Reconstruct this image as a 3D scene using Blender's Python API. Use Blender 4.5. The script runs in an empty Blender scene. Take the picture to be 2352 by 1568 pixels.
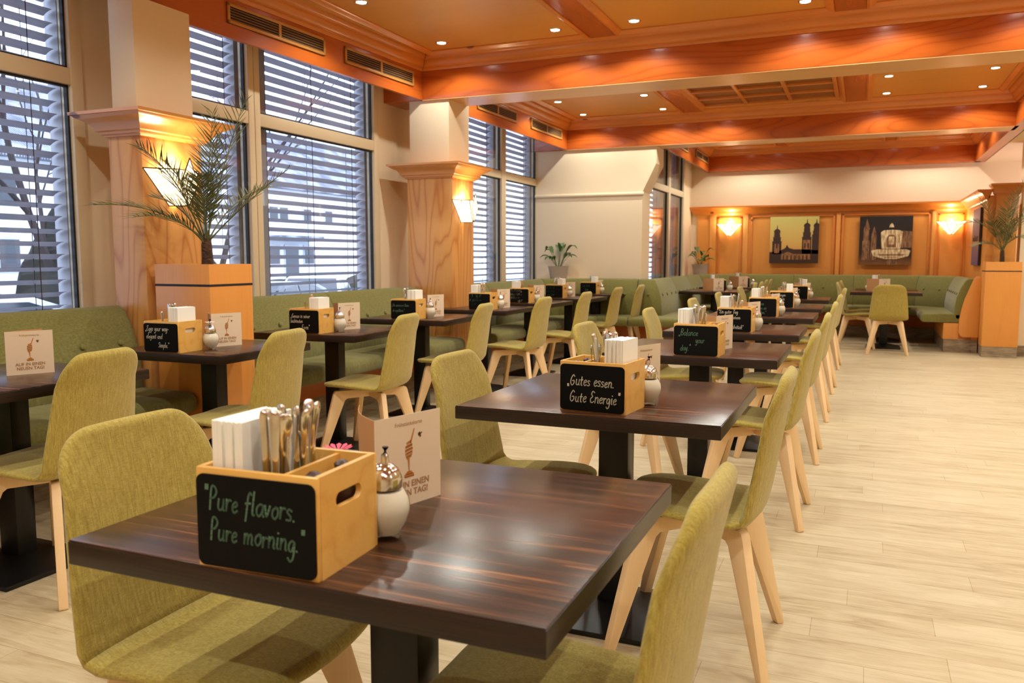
import bpy, bmesh, math, random
from mathutils import Vector, Matrix, noise
random.seed(7)
C = bpy.context.scene.collection
sc = bpy.context.scene
PI = math.pi

# ------------------------------------------------------------------ camera, world, exposure
cam = bpy.data.objects.new('camera', bpy.data.cameras.new('camera')); C.objects.link(cam)
def basis(vx, vy, f):
    d = Vector((vx-1176, vy-784, f)).normalized()
    n = d.cross(Vector((1, 0, 0))).normalized()
    if n.y < 0: n = -n
    up = -n
    x = d.cross(up).normalized()
    if x.x < 0: x = -x
    return x, d, up                      # world axes seen by the lens (x right, y down, z forward)
F_PX = 1900.0
wx, wy, wz = basis(1988, 591.5, F_PX)
col = lambda i: Vector((wx[i], wy[i], wz[i]))
R0, D0, F0 = col(0), col(1), col(2)
M = Matrix(((R0.x, -D0.x, -F0.x), (R0.y, -D0.y, -F0.y), (R0.z, -D0.z, -F0.z)))
cam.matrix_world = Matrix.Translation((0, 0, 1.2)) @ M.to_4x4()
cam.data.sensor_width = 36; cam.data.lens = F_PX/2352*36
cam.data.clip_start = 0.02; cam.data.clip_end = 200
cam.data.dof.use_dof = True; cam.data.dof.focus_distance = 2.7; cam.data.dof.aperture_fstop = 6.3
sc.camera = cam
sc.view_settings.view_transform = 'Standard'; sc.view_settings.look = 'None'
sc.view_settings.gamma = 1; sc.view_settings.use_curve_mapping = False
sc.view_settings.exposure = 0.2
sc.cycles.use_denoising = True; sc.cycles.use_adaptive_sampling = True; sc.cycles.adaptive_threshold = 0.02
sc.cycles.max_bounces = 7; sc.cycles.diffuse_bounces = 4; sc.cycles.glossy_bounces = 3
sc.cycles.transparent_max_bounces = 12; sc.cycles.transmission_bounces = 5
sc.cycles.sample_clamp_indirect = 6; sc.cycles.blur_glossy = 0.6
sc.cycles.caustics_reflective = False; sc.cycles.caustics_refractive = False
w = bpy.data.worlds.new('sky'); sc.world = w; w.use_nodes = True
bg = w.node_tree.nodes['Background']
bg.inputs[0].default_value = (0.70, 0.80, 1.0, 1); bg.inputs[1].default_value = 4.4
SPOT_W, SPOT_C = 33.0, (0.97, 1.0, 0.90)
SCONCE_W, SCONCE_C = 5.0, (1.0, 0.93, 0.62)

# ------------------------------------------------------------------ materials
def lin(r, g, b):
    return tuple(((c/255)/12.92 if c/255 <= 0.04045 else ((c/255+0.055)/1.055)**2.4) for c in (r, g, b)) + (1,)
MATS = {}
def mat(name, rgb, rough=0.5, metal=0.0, spec=0.5, coat=0.0, emit=None, es=0.0, sheen=0.0):
    m = bpy.data.materials.new(name); m.use_nodes = True
    b = m.node_tree.nodes['Principled BSDF']
    b.inputs['Base Color'].default_value = lin(*rgb)
    b.inputs['Roughness'].default_value = rough; b.inputs['Metallic'].default_value = metal
    b.inputs['Specular IOR Level'].default_value = spec
    b.inputs['Coat Weight'].default_value = coat; b.inputs['Coat Roughness'].default_value = 0.15
    b.inputs['Sheen Weight'].default_value = sheen
    if emit: b.inputs['Emission Color'].default_value = lin(*emit); b.inputs['Emission Strength'].default_value = es
    MATS[name] = m
    return m
def nodes(m):
    nt = m.node_tree
    return nt, nt.nodes['Principled BSDF'], (lambda t, **k: _n(nt, t, **k)), nt.links.new
def _n(nt, t, **k):
    n = nt.nodes.new(t)
    for a, v in k.items(): setattr(n, a, v)
    return n
def coords(N, L, scale, rot=(0, 0, 0), loc=(0, 0, 0), world=False):
    tc = N('ShaderNodeNewGeometry') if world else N('ShaderNodeTexCoord')
    mp = N('ShaderNodeMapping')
    L(tc.outputs['Position' if world else 'Object'], mp.inputs[0])
    mp.inputs['Scale'].default_value = scale; mp.inputs['Rotation'].default_value = rot; mp.inputs['Location'].default_value = loc
    return mp.outputs[0]
def noise_tex(N, L, vec, scale, detail=3, rough=0.5, dist=0.0):
    n = N('ShaderNodeTexNoise'); n.inputs['Scale'].default_value = scale; n.inputs['Detail'].default_value = detail
    n.inputs['Roughness'].default_value = rough; n.inputs['Distortion'].default_value = dist
    L(vec, n.inputs['Vector']); return n.outputs[0]
def ramp(N, L, fac, stops):
    r = N('ShaderNodeValToRGB'); L(fac, r.inputs[0])
    while len(r.color_ramp.elements) < len(stops): r.color_ramp.elements.new(0.5)
    for e, (p, c) in zip(r.color_ramp.elements, stops): e.position = p; e.color = c if len(c) == 4 else lin(*c)
    return r.outputs[0]
def math_(N, L, op, a, b=None):
    n = N('ShaderNodeMath', operation=op)
    for i, v in enumerate((a, b)):
        if v is None: continue
        if isinstance(v, (int, float)): n.inputs[i].default_value = v
        else: L(v, n.inputs[i])
    return n.outputs[0]
def mix(N, L, fac, a, b, blend='MIX'):
    n = N('ShaderNodeMix', data_type='RGBA', blend_type=blend)
    for i, v in ((0, fac), (6, a), (7, b)):
        if isinstance(v, (int, float)): n.inputs[i].default_value = v
        elif isinstance(v, tuple): n.inputs[i].default_value = v if len(v) == 4 else lin(*v)
        else: L(v, n.inputs[i])
    return n.outputs[2]
def bump(N, L, b, h, strength, dist=0.01):
    n = N('ShaderNodeBump'); n.inputs['Strength'].default_value = strength; n.inputs['Distance'].default_value = dist
    L(h, n.inputs['Height']); L(n.outputs[0], b.inputs['Normal'])
def wood(name, light, dark, axis='z', rough=0.35, rings=9, big=2.2, contrast=0.5, coat=0.0, knots=False, spec=0.5, world=False):
    """veneer with arched figure (contour lines of a stretched noise) and fine streaks along `axis`"""
    m = mat(name, light, rough, coat=coat, spec=spec); nt, b, N, L = nodes(m)
    s = {'x': (0.16, 1, 1), 'y': (1, 0.16, 1), 'z': (1, 1, 0.16)}[axis]
    v = coords(N, L, s, world=world)
    n1 = noise_tex(N, L, v, big, 1.5, 0.4)
    k = math_(N, L, 'PINGPONG', math_(N, L, 'MULTIPLY', n1, rings), 0.5)
    k = math_(N, L, 'MULTIPLY', k, 2.0)
    s2 = {'x': (0.03, 1, 1), 'y': (1, 0.03, 1), 'z': (1, 1, 0.03)}[axis]
    fine = noise_tex(N, L, coords(N, L, s2, world=world), 160, 3, 0.6)
    f = math_(N, L, 'ADD', math_(N, L, 'MULTIPLY', math_(N, L, 'POWER', k, 4.0), contrast), math_(N, L, 'MULTIPLY', math_(N, L, 'SUBTRACT', fine, 0.42), 0.6))
    c = mix(N, L, f, lin(*light), lin(*dark))
    big_n = noise_tex(N, L, v, 1.3, 2)
    c = mix(N, L, math_(N, L, 'MULTIPLY', big_n, 0.3), c, lin(*dark))
    if knots:
        vo = N('ShaderNodeTexVoronoi'); vo.inputs['Scale'].default_value = 3.2
        L(coords(N, L, {'x': (0.6, 1, 1), 'y': (1, 0.6, 1), 'z': (1, 1, 0.6)}[axis], world=world), vo.inputs['Vector'])
        kf = ramp(N, L, vo.outputs['Distance'], [(0.0, (1, 1, 1, 1)), (0.055, (1, 1, 1, 1)), (0.085, (0, 0, 0, 1))])
        c = mix(N, L, kf, c, lin(120, 50, 15))
    L(c, b.inputs['Base Color'])
    return m

M_WALL = mat('plaster_cream', (236, 214, 182), 0.85, spec=0.2)
nt, b, N, L = nodes(M_WALL)
bump(N, L, b, noise_tex(N, L, coords(N, L, (1, 1, 1)), 160, 2), 0.08, 0.002)
M_COLWOOD = wood('column_veneer', (226, 166, 96), (200, 128, 62), 'z', 0.38, rings=16, big=3.2, contrast=1.1)
M_PANEL = wood('panelling_veneer', (230, 156, 76), (206, 126, 52), 'z', 0.34, rings=4, big=3.0, contrast=0.15)
M_BEAM_X = wood('beam_veneer_across', (198, 98, 34), (148, 58, 15), 'x', 0.27, rings=20, big=2.6, contrast=0.55, coat=0.2)
M_BEAM_Y = wood('beam_veneer_along', (200, 102, 36), (156, 64, 18), 'y', 0.27, rings=10, big=1.9, contrast=0.35, coat=0.25)
M_CEIL = wood('ceiling_veneer', (222, 156, 70), (200, 128, 50), 'x', 0.36, rings=3, big=2.0, contrast=0.15)
M_MOLD_X = wood('pine_moulding_across', (220, 134, 56), (188, 98, 32), 'x', 0.3, rings=4, big=4, contrast=0.25, knots=True, coat=0.2)
M_MOLD_Y = wood('pine_moulding_along', (220, 134, 56), (188, 98, 32), 'y', 0.3, rings=4, big=4, contrast=0.25, knots=True, coat=0.2)
M_SOFFIT_SHEEN = wood('beam_soffit_painted_sheen', (226, 172, 112), (204, 142, 82), 'x', 0.3, rings=6, big=2.4, contrast=0.25)  # beam veneer made paler: floor reflection painted into the underside colour
M_CASS = wood('grille_cassette_veneer', (150, 90, 38), (110, 60, 20), 'x', 0.4, rings=6, big=3, contrast=0.3)
M_CAP = wood('capital_pine', (222, 152, 82), (196, 116, 50), 'x', 0.32, rings=4, big=4, contrast=0.3, knots=True, coat=0.15)
M_BEECH = wood('bleached_beech', (240, 206, 160), (222, 182, 130), 'z', 0.45, rings=3, big=6, contrast=0.15)
M_BOXWOOD = wood('lacquered_pine', (238, 186, 98), (212, 146, 60), 'x', 0.35, rings=5, big=9, contrast=0.45, coat=0.15)
M_FRAME = mat('window_frame_cream', (226, 206, 172), 0.35)
M_GASKET = mat('black_rubber', (22, 22, 26), 0.5)
M_ALU = mat('grey_aluminium', (160, 162, 170), 0.5, metal=0.1)
M_SLAT = mat('blind_slat_grey', (158, 156, 166), 0.45, metal=0.1)
M_CORD = mat('blind_cord_black', (28, 26, 34), 0.7)
M_BLACK = mat('black_steel', (12, 10, 10), 0.35, spec=0.4)
M_CHROME = mat('chrome', (225, 222, 220), 0.12, metal=1.0)
M_STEEL = mat('cutlery_steel', (226, 220, 208), 0.16, metal=1.0)
M_BOARD = mat('chalkboard_black', (9, 8, 8), 0.65, spec=0.15)
M_CHALKW = mat('chalk_white', (214, 208, 190), 0.9)
M_CHALKG = mat('chalk_green', (90, 122, 98), 0.9)
M_NAP = mat('paper_napkin', (252, 248, 240), 0.9, spec=0.2)
M_CARD = mat('menu_card', (238, 214, 186), 0.6)
M_CARDB = mat('menu_card_brown', (196, 142, 90), 0.6)
M_INK = mat('menu_print_brown', (176, 128, 84), 0.7)
M_HONEY = mat('honey_print', (196, 120, 44), 0.5)
M_HONEYD = mat('honey_print_dark', (120, 66, 24), 0.6)
M_SUGAR = mat('sugar', (244, 234, 216), 0.7)
M_POT = mat('stone_grey_pot', (168, 154, 142), 0.7)
M_SOIL = mat('soil', (58, 42, 30), 0.95)
M_DARKWOOD = mat('mill_dark_wood', (60, 34, 26), 0.35)
M_GRILLE = mat('vent_dark', (44, 30, 20), 0.7)
M_VENT = mat('vent_bronze', (196, 140, 72), 0.4, metal=0.2)
M_PINK = mat('pink_petals', (236, 84, 110), 0.6)
M_LEAF = mat('leaf_green', (74, 104, 50), 0.45)
M_PALM = mat('palm_frond_green', (92, 104, 62), 0.5)
nt, b, N, L = nodes(M_PALM)
L(ramp(N, L, noise_tex(N, L, coords(N, L, (1, 1, 1)), 14, 2), [(0.3, (66, 82, 46)), (0.7, (126, 128, 84))]), b.inputs['Base Color'])
M_TRUNK = mat('palm_trunk_brown', (70, 46, 30), 0.9)
nt, b, N, L = nodes(M_TRUNK)
t_ = noise_tex(N, L, coords(N, L, (1, 1, 3)), 40, 3); bump(N, L, b, t_, 0.8, 0.01)
L(ramp(N, L, t_, [(0.35, (44, 28, 20)), (0.7, (104, 72, 46))]), b.inputs['Base Color'])

# dark table laminate, stripes along local x
M_TOP = mat('wenge_laminate', (74, 44, 30), 0.26, spec=0.5, coat=0.0)
nt, b, N, L = nodes(M_TOP)
v = coords(N, L, (0.35, 9, 1))
s1 = noise_tex(N, L, v, 6, 4, 0.65, 0.4)
s2 = noise_tex(N, L, coords(N, L, (0.6, 60, 1)), 5, 2)
f_ = math_(N, L, 'ADD', math_(N, L, 'MULTIPLY', s1, 0.75), math_(N, L, 'MULTIPLY', s2, 0.25))
L(ramp(N, L, f_, [(0.34, (32, 18, 12)), (0.48, (56, 32, 19)), (0.58, (78, 46, 27)), (0.68, (148, 94, 52))]), b.inputs['Base Color'])
M_EDGE = mat('wenge_edge', (44, 24, 17), 0.35)
nt, b, N, L = nodes(M_EDGE)
L(ramp(N, L, noise_tex(N, L, coords(N, L, (1.2, 1.2, 90)), 4, 3), [(0.35, (18, 10, 8)), (0.65, (44, 24, 16))]), b.inputs['Base Color'])

def fabric(name, light, dark, dens=1.0):
    m = mat(name, light, 0.95, spec=0.15, sheen=0.25); nt, b, N, L = nodes(m)
    v1 = noise_tex(N, L, coords(N, L, (1, 0.2, 0.06)), 420*dens, 3, 0.7)
    v2 = noise_tex(N, L, coords(N, L, (0.1, 1, 1)), 900*dens, 2)
    f = math_(N, L, 'ADD', math_(N, L, 'MULTIPLY', v1, 0.6), math_(N, L, 'MULTIPLY', v2, 0.4))
    c = ramp(N, L, f, [(0.38, dark), (0.62, light)])
    L(c, b.inputs['Base Color']); bump(N, L, b, f, 0.35, 0.002)
    return m
M_CHAIR = fabric('chair_fabric_lime', (190, 170, 88), (150, 128, 54))
M_BENCH = fabric('bench_fabric_moss', (136, 130, 74), (108, 104, 54), 0.7)

# whitewashed oak planks running across the room (along x)
M_FLOOR = mat('whitewashed_oak_planks', (226, 202, 164), 0.46, spec=0.4)
nt, b, N, L = nodes(M_FLOOR)
sp_ = N('ShaderNodeSeparateXYZ'); L(coords(N, L, (1, 1, 1)), sp_.inputs[0])
row_ = math_(N, L, 'FLOOR', math_(N, L, 'DIVIDE', sp_.outputs['Y'], 0.15))
wn_ = N('ShaderNodeTexWhiteNoise', noise_dimensions='1D'); L(row_, wn_.inputs['W'])
cb_ = N('ShaderNodeCombineXYZ'); L(math_(N, L, 'ADD', sp_.outputs['X'], math_(N, L, 'MULTIPLY', wn_.outputs[0], 5.0)), cb_.inputs[0]); L(sp_.outputs['Y'], cb_.inputs[1])
v = cb_.outputs[0]
br = N('ShaderNodeTexBrick'); L(v, br.inputs['Vector'])
br.offset = 0.0; br.offset_frequency = 1
br.inputs['Color1'].default_value = (0.35, 0.35, 0.35, 1); br.inputs['Color2'].default_value = (0.65, 0.65, 0.65, 1)
br.inputs['Mortar'].default_value = (0, 0, 0, 1); br.inputs['Scale'].default_value = 1
br.inputs['Mortar Size'].default_value = 0.0012; br.inputs['Brick Width'].default_value = 1.1; br.inputs['Row Height'].default_value = 0.15
mp_ = N('ShaderNodeMapping'); L(v, mp_.inputs[0]); mp_.inputs['Scale'].default_value = (0.8, 5.5, 1)
g1 = noise_tex(N, L, mp_.outputs[0], 3.2, 6, 0.66, 0.9)
mp2_ = N('ShaderNodeMapping'); L(v, mp2_.inputs[0]); mp2_.inputs['Scale'].default_value = (2.5, 26, 1)
g2 = noise_tex(N, L, mp2_.outputs[0], 4, 3)
f_ = math_(N, L, 'ADD', math_(N, L, 'ADD', math_(N, L, 'MULTIPLY', g1, 0.75), math_(N, L, 'MULTIPLY', g2, 0.25)), math_(N, L, 'MULTIPLY', math_(N, L, 'SUBTRACT', br.outputs[0], 0.5), 0.35))
c_ = ramp(N, L, f_, [(0.3, (162, 140, 104)), (0.45, (188, 168, 133)), (0.6, (201, 184, 151))])
mo = math_(N, L, 'MULTIPLY', br.outputs['Fac'], 0.25)
L(mix(N, L, mo, c_, lin(150, 124, 92)), b.inputs['Base Color'])
M_KICK = mat('grey_oak_skirting', (150, 130, 106), 0.5)
nt, b, N, L = nodes(M_KICK)
L(ramp(N, L, noise_tex(N, L, coords(N, L, (2, 2, 14)), 5, 4), [(0.3, (118, 100, 80)), (0.7, (168, 148, 120))]), b.inputs['Base Color'])

def glass(name, tint=(1, 1, 1), refl=1.0):
    m = bpy.data.materials.new(name); m.use_nodes = True; nt = m.node_tree; nt.nodes.clear()
    o = nt.nodes.new('ShaderNodeOutputMaterial'); tr = nt.nodes.new('ShaderNodeBsdfTransparent'); gl = nt.nodes.new('ShaderNodeBsdfGlossy')
    gl.inputs['Roughness'].default_value = 0.02; tr.inputs[0].default_value = tint + (1,)
    ge = nt.nodes.new('ShaderNodeNewGeometry'); dp = nt.nodes.new('ShaderNodeVectorMath'); dp.operation = 'DOT_PRODUCT'
    nt.links.new(ge.outputs['Normal'], dp.inputs[0]); nt.links.new(ge.outputs['Incoming'], dp.inputs[1])
    def mm(op, x, y):
        q = nt.nodes.new('ShaderNodeMath'); q.operation = op
        for i, v in enumerate((x, y)):
            if v is None: continue
            if isinstance(v, (int, float)): q.inputs[i].default_value = v
            else: nt.links.new(v, q.inputs[i])
        return q.outputs[0]
    mu = mm('ADD', mm('MULTIPLY', mm('POWER', mm('SUBTRACT', 1.0, mm('ABSOLUTE', dp.outputs['Value'], None)), 4.5), 0.8*refl), 0.035*refl)
    mx = nt.nodes.new('ShaderNodeMixShader')
    nt.links.new(mu, mx.inputs[0]); nt.links.new(tr.outputs[0], mx.inputs[1]); nt.links.new(gl.outputs[0], mx.inputs[2])
    nt.links.new(mx.outputs[0], o.inputs[0]); return m
M_PANE = glass('window_glass', (0.93, 0.95, 0.97), 1.2)
M_GLASS = glass('shaker_glass', (0.97, 0.97, 0.95), 1.3)

# ------------------------------------------------------------------ mesh helpers
class MB:
    def __init__(s): s.v = []; s.f = []
    def add(s, vs, fs):
        k = len(s.v); s.v += [tuple(p) for p in vs]; s.f += [tuple(i+k for i in f) for f in fs]; return s
    def box(s, x0, x1, y0, y1, z0, z1):
        v = [(x, y, z) for z in (z0, z1) for y in (y0, y1) for x in (x0, x1)]
        return s.add(v, [(0, 2, 3, 1), (4, 5, 7, 6), (0, 1, 5, 4), (2, 6, 7, 3), (0, 4, 6, 2), (1, 3, 7, 5)])
    def hexa(s, pts):                    # eight corners, ordered like box
        return s.add(pts, [(0, 2, 3, 1), (4, 5, 7, 6), (0, 1, 5, 4), (2, 6, 7, 3), (0, 4, 6, 2), (1, 3, 7, 5)])
    def obox(s, c, size, ang=0, tilt=(0, 0)):
        m = Matrix.Rotation(ang, 3, 'Z') @ Matrix.Rotation(tilt[0], 3, 'X') @ Matrix.Rotation(tilt[1], 3, 'Y')
        hx, hy, hz = (q/2 for q in size)
        return s.hexa([Vector(c) + m @ Vector((x, y, z)) for z in (-hz, hz) for y in (-hy, hy) for x in (-hx, hx)])
    def prism(s, poly, fn, a, b):        # poly of 2-D points, fn(p, t) -> 3-D, from t=a to t=b
        n = len(poly)
        v = [fn(p, a) for p in poly] + [fn(p, b) for p in poly]
        return s.add(v, [tuple(range(n))[::-1], tuple(range(n, 2*n))] + [(i, (i+1) % n, n+(i+1) % n, n+i) for i in range(n)])
    def run(s, prof, p0, p1, nrm, m0=0, m1=0):   # profile (out, z) along p0->p1, mitre: shift along the run per unit of out
        p0, p1, nrm = Vector(p0), Vector(p1), Vector(nrm); d = (p1-p0).normalized(); n = len(prof)
        v = [p0 + nrm*a + d*a*m0 + Vector((0, 0, z)) for a, z in prof] + [p1 + nrm*a - d*a*m1 + Vector((0, 0, z)) for a, z in prof]
        return s.add(v, [tuple(range(n))[::-1], tuple(range(n, 2*n))] + [(i, (i+1) % n, n+(i+1) % n, n+i) for i in range(n)])
    def lathe(s, prof, c=(0, 0, 0), seg=24):
        v = []; f = []
        for r, z in prof:
            for k in range(seg):
                a = 2*PI*k/seg; v.append((c[0]+r*math.cos(a), c[1]+r*math.sin(a), c[2]+z))
        for j in range(len(prof)-1):
            for k in range(seg):
                f.append((j*seg+k, j*seg+(k+1) % seg, (j+1)*seg+(k+1) % seg, (j+1)*seg+k))
        f.append(tuple(range(seg))[::-1]); f.append(tuple((len(prof)-1)*seg+k for k in range(seg)))
        return s.add(v, f)
    def tube(s, pts, r, seg=6, flat=1.0):
        pts = [Vector(p) for p in pts]; n = len(pts); v = []; f = []
        rr = r if isinstance(r, (list, tuple)) else [r]*n
        ref = Vector((0, 0, 1))
        for i, p in enumerate(pts):
            d = (pts[min(i+1, n-1)] - pts[max(i-1, 0)]).normalized()
            a = d.cross(ref)
            if a.length < 0.05: a = d.cross(Vector((1, 0, 0)))
            a.normalize(); b = d.cross(a).normalized()
            for k in range(seg):
                t = 2*PI*k/seg; v.append(p + a*math.cos(t)*rr[i] + b*math.sin(t)*rr[i]*flat)
        for i in range(n-1):
            for k in range(seg): f.append((i*seg+k, i*seg+(k+1) % seg, (i+1)*seg+(k+1) % seg, (i+1)*seg+k))
        f.append(tuple(range(seg))[::-1]); f.append(tuple((n-1)*seg+k for k in range(seg)))
        return s.add(v, f)
    def xf(s, m): s.v = [tuple(m @ Vector(p)) for p in s.v]; return s
    def mesh(s, name, m, bevel=0, seg=2, smooth=40):
        me = bpy.data.meshes.new(name); me.from_pydata(s.v, [], s.f)
        bm = bmesh.new(); bm.from_mesh(me)
        bmesh.ops.recalc_face_normals(bm, faces=bm.faces)
        if bevel:
            es = [e for e in bm.edges if len(e.link_faces) == 2 and e.calc_face_angle(0) > 0.6]
            bmesh.ops.bevel(bm, geom=es, offset=bevel, segments=seg, profile=0.5, affect='EDGES', clamp_overlap=True)
        bm.to_mesh(me); bm.free()
        for q in (m if isinstance(m, (list, tuple)) else [m]): me.materials.append(q)
        if smooth:
            me.polygons.foreach_set('use_smooth', [True]*len(me.polygons)); me.set_sharp_from_angle(angle=math.radians(smooth))
        return me
    def build(s, name, m, parent=None, bevel=0, seg=2, smooth=40, loc=None):
        o = bpy.data.objects.new(name, s.mesh(name, m, bevel, seg, smooth)); C.objects.link(o)
        if parent: o.parent = parent
        if loc: o.location = loc
        return o
def thing(name, label, cat, loc=(0, 0, 0), rz=0, group=None):
    o = bpy.data.objects.new(name, None); C.objects.link(o); o.location = loc; o.rotation_euler = (0, 0, rz)
    o.empty_display_size = 0.1
    o['label'] = label; o['category'] = cat
    if group: o['group'] = group
    return o
def tag(o, label, cat, group=None, kind=None):
    o['label'] = label; o['category'] = cat
    if group: o['group'] = group
    if kind: o['kind'] = kind
    return o
def struct(o): o['kind'] = 'structure'; return o
def dup(root, loc, rz, label, group=None):
    r = root.copy(); C.objects.link(r); r.location = loc; r.rotation_euler = (0, 0, rz); r['label'] = label
    if group: r['group'] = group
    for ch in list(root.children):
        c = ch.copy(); C.objects.link(c); c.parent = r
        for g in list(ch.children):
            d = g.copy(); C.objects.link(d); d.parent = c
    return r
def bake(o, mods):
    for t, kw in mods:
        m = o.modifiers.new(t, t)
        for k, v in kw.items(): setattr(m, k, v)
    dg = bpy.context.evaluated_depsgraph_get(); me = bpy.data.meshes.new_from_object(o.evaluated_get(dg))
    o.modifiers.clear(); o.data = me; return o

# ------------------------------------------------------------------ floor, walls, ceiling
ZC, ZF = 2.97, 2.6
struct(MB().box(-4.1, 5.0, -2.6, 14.1, -0.06, 0).build('floor', M_FLOOR, smooth=0))
def fasc(y):      # inner face of the window-side ceiling box: runs slightly askew
    return -3.86 + (y-3.0)*0.16/3.65 if y < 6.65 else -3.70 + (y-6.65)*0.06/3.75
wl = MB()
def wall_x(mb, X, t, segs):                       # segs: (y0,y1,z0,z1) at plane X, thickness towards -x
    for y0, y1, z0, z1 in segs: mb.box(X-t, X, y0, y1, z0, z1)
ZS, ZT = 0.78, 2.95                               # window sill and head
wall_x(wl, -4.1, 0.09, [(-2.6, 0.9, 0, 3.1), (3.44, 3.98, 0, 3.1), (6.52, 7.9, 0, 3.1), (10.52, 10.85, 0, 3.1), (0.9, 3.44, 0, ZS), (3.98, 6.52, 0, ZS), (7.9, 10.52, 0, ZS),
                        (0.9, 3.44, ZT, 3.1), (3.98, 6.52, ZT, 3.1), (7.9, 10.52, ZT, 3.1)])
struct(wl.build('wall_left', M_WALL, smooth=0))
wa = MB(); wall_x(wa, -2.72, 0.09, [(10.85, 10.92, 0, 3.1), (13.38, 14.35, 0, 3.1), (10.92, 13.38, 0, ZS), (10.92, 13.38, ZT, 3.1)])
struct(wa.build('wall_left_alcove', M_WALL, smooth=0))
# pier between the second and third bay, chamfered where its upper half steps out
pier = MB().prism([(-4.1, 0), (-2.64, 0), (-2.64, 2.03), (-2.47, 2.38), (-2.47, ZF), (-4.1, ZF)], lambda p, t: (p[0], t, p[1]), 10.45, 10.86)
struct(pier.build('wall_pier', M_WALL, smooth=0, bevel=0.006))
struct(MB().run([(0, 1.985), (0.012, 1.985), (0.03, 2.0), (0.032, 2.015), (0.02, 2.03), (0, 2.035)], (-4.1, 10.45, 0), (-2.62, 10.45, 0), (0, -1, 0)).build('trim_1', M_WALL))
wb = MB().box(-2.75, 3.4, 14.1, 14.3, 0, 3.1); struct(wb.build('wall_back', M_WALL, smooth=0))
struct(MB().box(1.72, 5.2, 11.7, 11.95, 0, 3.1).build('wall_right_end', M_WALL, smooth=0))
struct(MB().box(5.0, 5.2, -2.6, 11.7, 0, 3.1).build('wall_right', M_WALL, smooth=0))
struct(MB().box(-4.35, 5.2, -2.8, -2.6, 0, 3.1).build('wall_front', M_WALL, smooth=0))
struct(MB().box(-4.1, 1.55, -2.6, 14.1, ZC, 3.1).build('ceiling', M_CEIL, smooth=0))
struct(MB().box(1.55, 5.0, -2.6, 11.7, ZF, 3.1).box(1.55, 3.4, 11.7, 14.1, ZF, 3.1).build('ceiling_side', M_WALL, smooth=0))
tn = [1]
def trim(mb, m, bevel=0, smooth=40):
    tn[0] += 1; return struct(mb.build('trim_%d' % tn[0], m, bevel=bevel, smooth=smooth))
# cross beams and boxed edges in veneer
def xbeam(y0, y1, x0=-3.75, x1=1.46):
    if y1 < 13: trim(MB().box(max(x0, -3.7), x1-0.05, y0+0.004, y1-0.004, ZF-0.006, ZF+0.002), M_SOFFIT_SHEEN)  # thin strip added under the beam to carry the painted floor sheen
    trim(MB().box(x0, x1, y0, y1, ZF, ZC+0.02), M_BEAM_X, bevel=0.004)
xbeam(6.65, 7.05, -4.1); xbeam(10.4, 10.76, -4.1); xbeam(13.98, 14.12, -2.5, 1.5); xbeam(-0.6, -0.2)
def askew(y0, y1):
    a, b = fasc(y0+1e-4), fasc(y1-1e-4)
    return MB().prism([(a-0.03, y0), (a, y0), (b, y1), (b-0.03, y1)], lambda p, t: (p[0], p[1], t), ZF, ZC+0.02)
trim(askew(-2.6, 6.65), M_BEAM_Y); trim(askew(6.65, 10.45), M_BEAM_Y)
trim(MB().box(-2.45, -2.42, 10.76, 14.1, ZF, ZC+0.02), M_BEAM_Y)
trim(MB().box(1.42, 1.56, -2.6, 14.1, ZF, ZC+0.02), M_BEAM_Y)
# pine cornices
COR = [(0, 2.845), (0.012, 2.845), (0.022, 2.86), (0.022, 2.868), (0.034, 2.872), (0.05, 2.885), (0.062, 2.91), (0.066, 2.93), (0.078, 2.934), (0.095, 2.95), (0.1, 2.97), (0, 2.972)]
def cx(y, nx, x0, x1): trim(MB().run(COR, (x0, y, 0), (x1, y, 0), (0, nx, 0), 1, 1), M_MOLD_X)
def cy(x0, x1, nx, y0, y1): trim(MB().run(COR, (x0, y0, 0), (x1, y1, 0), (nx, 0, 0), 1, 1), M_MOLD_Y)
cx(6.65, -1, fasc(6.64), 1.42); cx(7.05, 1, fasc(7.05), 1.42); cx(10.4, -1, fasc(10.4), 1.42); cx(10.76, 1, -2.42, 1.42); cx(13.98, -1, -2.42, 1.42)
cy(fasc(-0.2), fasc(6.6), 1, -0.2, 6.65); cy(fasc(7.05), fasc(10.4), 1, 7.05, 10.4); cy(-2.42, -2.42, 1, 10.76, 14.06)
cy(1.42, 1.42, -1, -0.2, 6.65); cy(1.42, 1.42, -1, 7.05, 10.4); cy(1.42, 1.42, -1, 10.76, 14.06)
# framed ceiling fields: three across each bay
FR = [(0, 2.945), (0.02, 2.938), (0.03, 2.945), (0.045, 2.95), (0.06, 2.962), (0.06, 2.972), (0, 2.972)]
def field(x0, x1, y0, y1):
    mb = MB()
    mb.run(FR, (x0, y0, 0), (x1, y0, 0), (0, 1, 0), 1, 1); mb.run(FR, (x0, y1, 0), (x1, y1, 0), (0, -1, 0), 1, 1)
    mb.run(FR, (x0, y0, 0), (x0, y1, 0), (1, 0, 0), 1, 1); mb.run(FR, (x1, y0, 0), (x1, y1, 0), (-1, 0, 0), 1, 1)
    trim(mb, M_MOLD_X)
for y0, y1, xs in ((0.0, 6.53, ((-3.56, -2.1), (-1.88, -0.27), (-0.06, 1.28))), (7.17, 10.28, ((-3.5, -2.1), (-1.88, -0.27), (-0.06, 1.28))), (10.88, 13.86, ((-2.3, -1.35), (-1.2, 0.2), (0.35, 1.3)))):
    for x0, x1 in xs: field(x0, x1, y0, y1)
    for (a, b), (c, d) in zip(xs, xs[1:]): trim(MB().box(b, c, y0-0.06, y1+0.06, 2.952, ZC+0.01), M_BEAM_Y, bevel=0.003)

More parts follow.
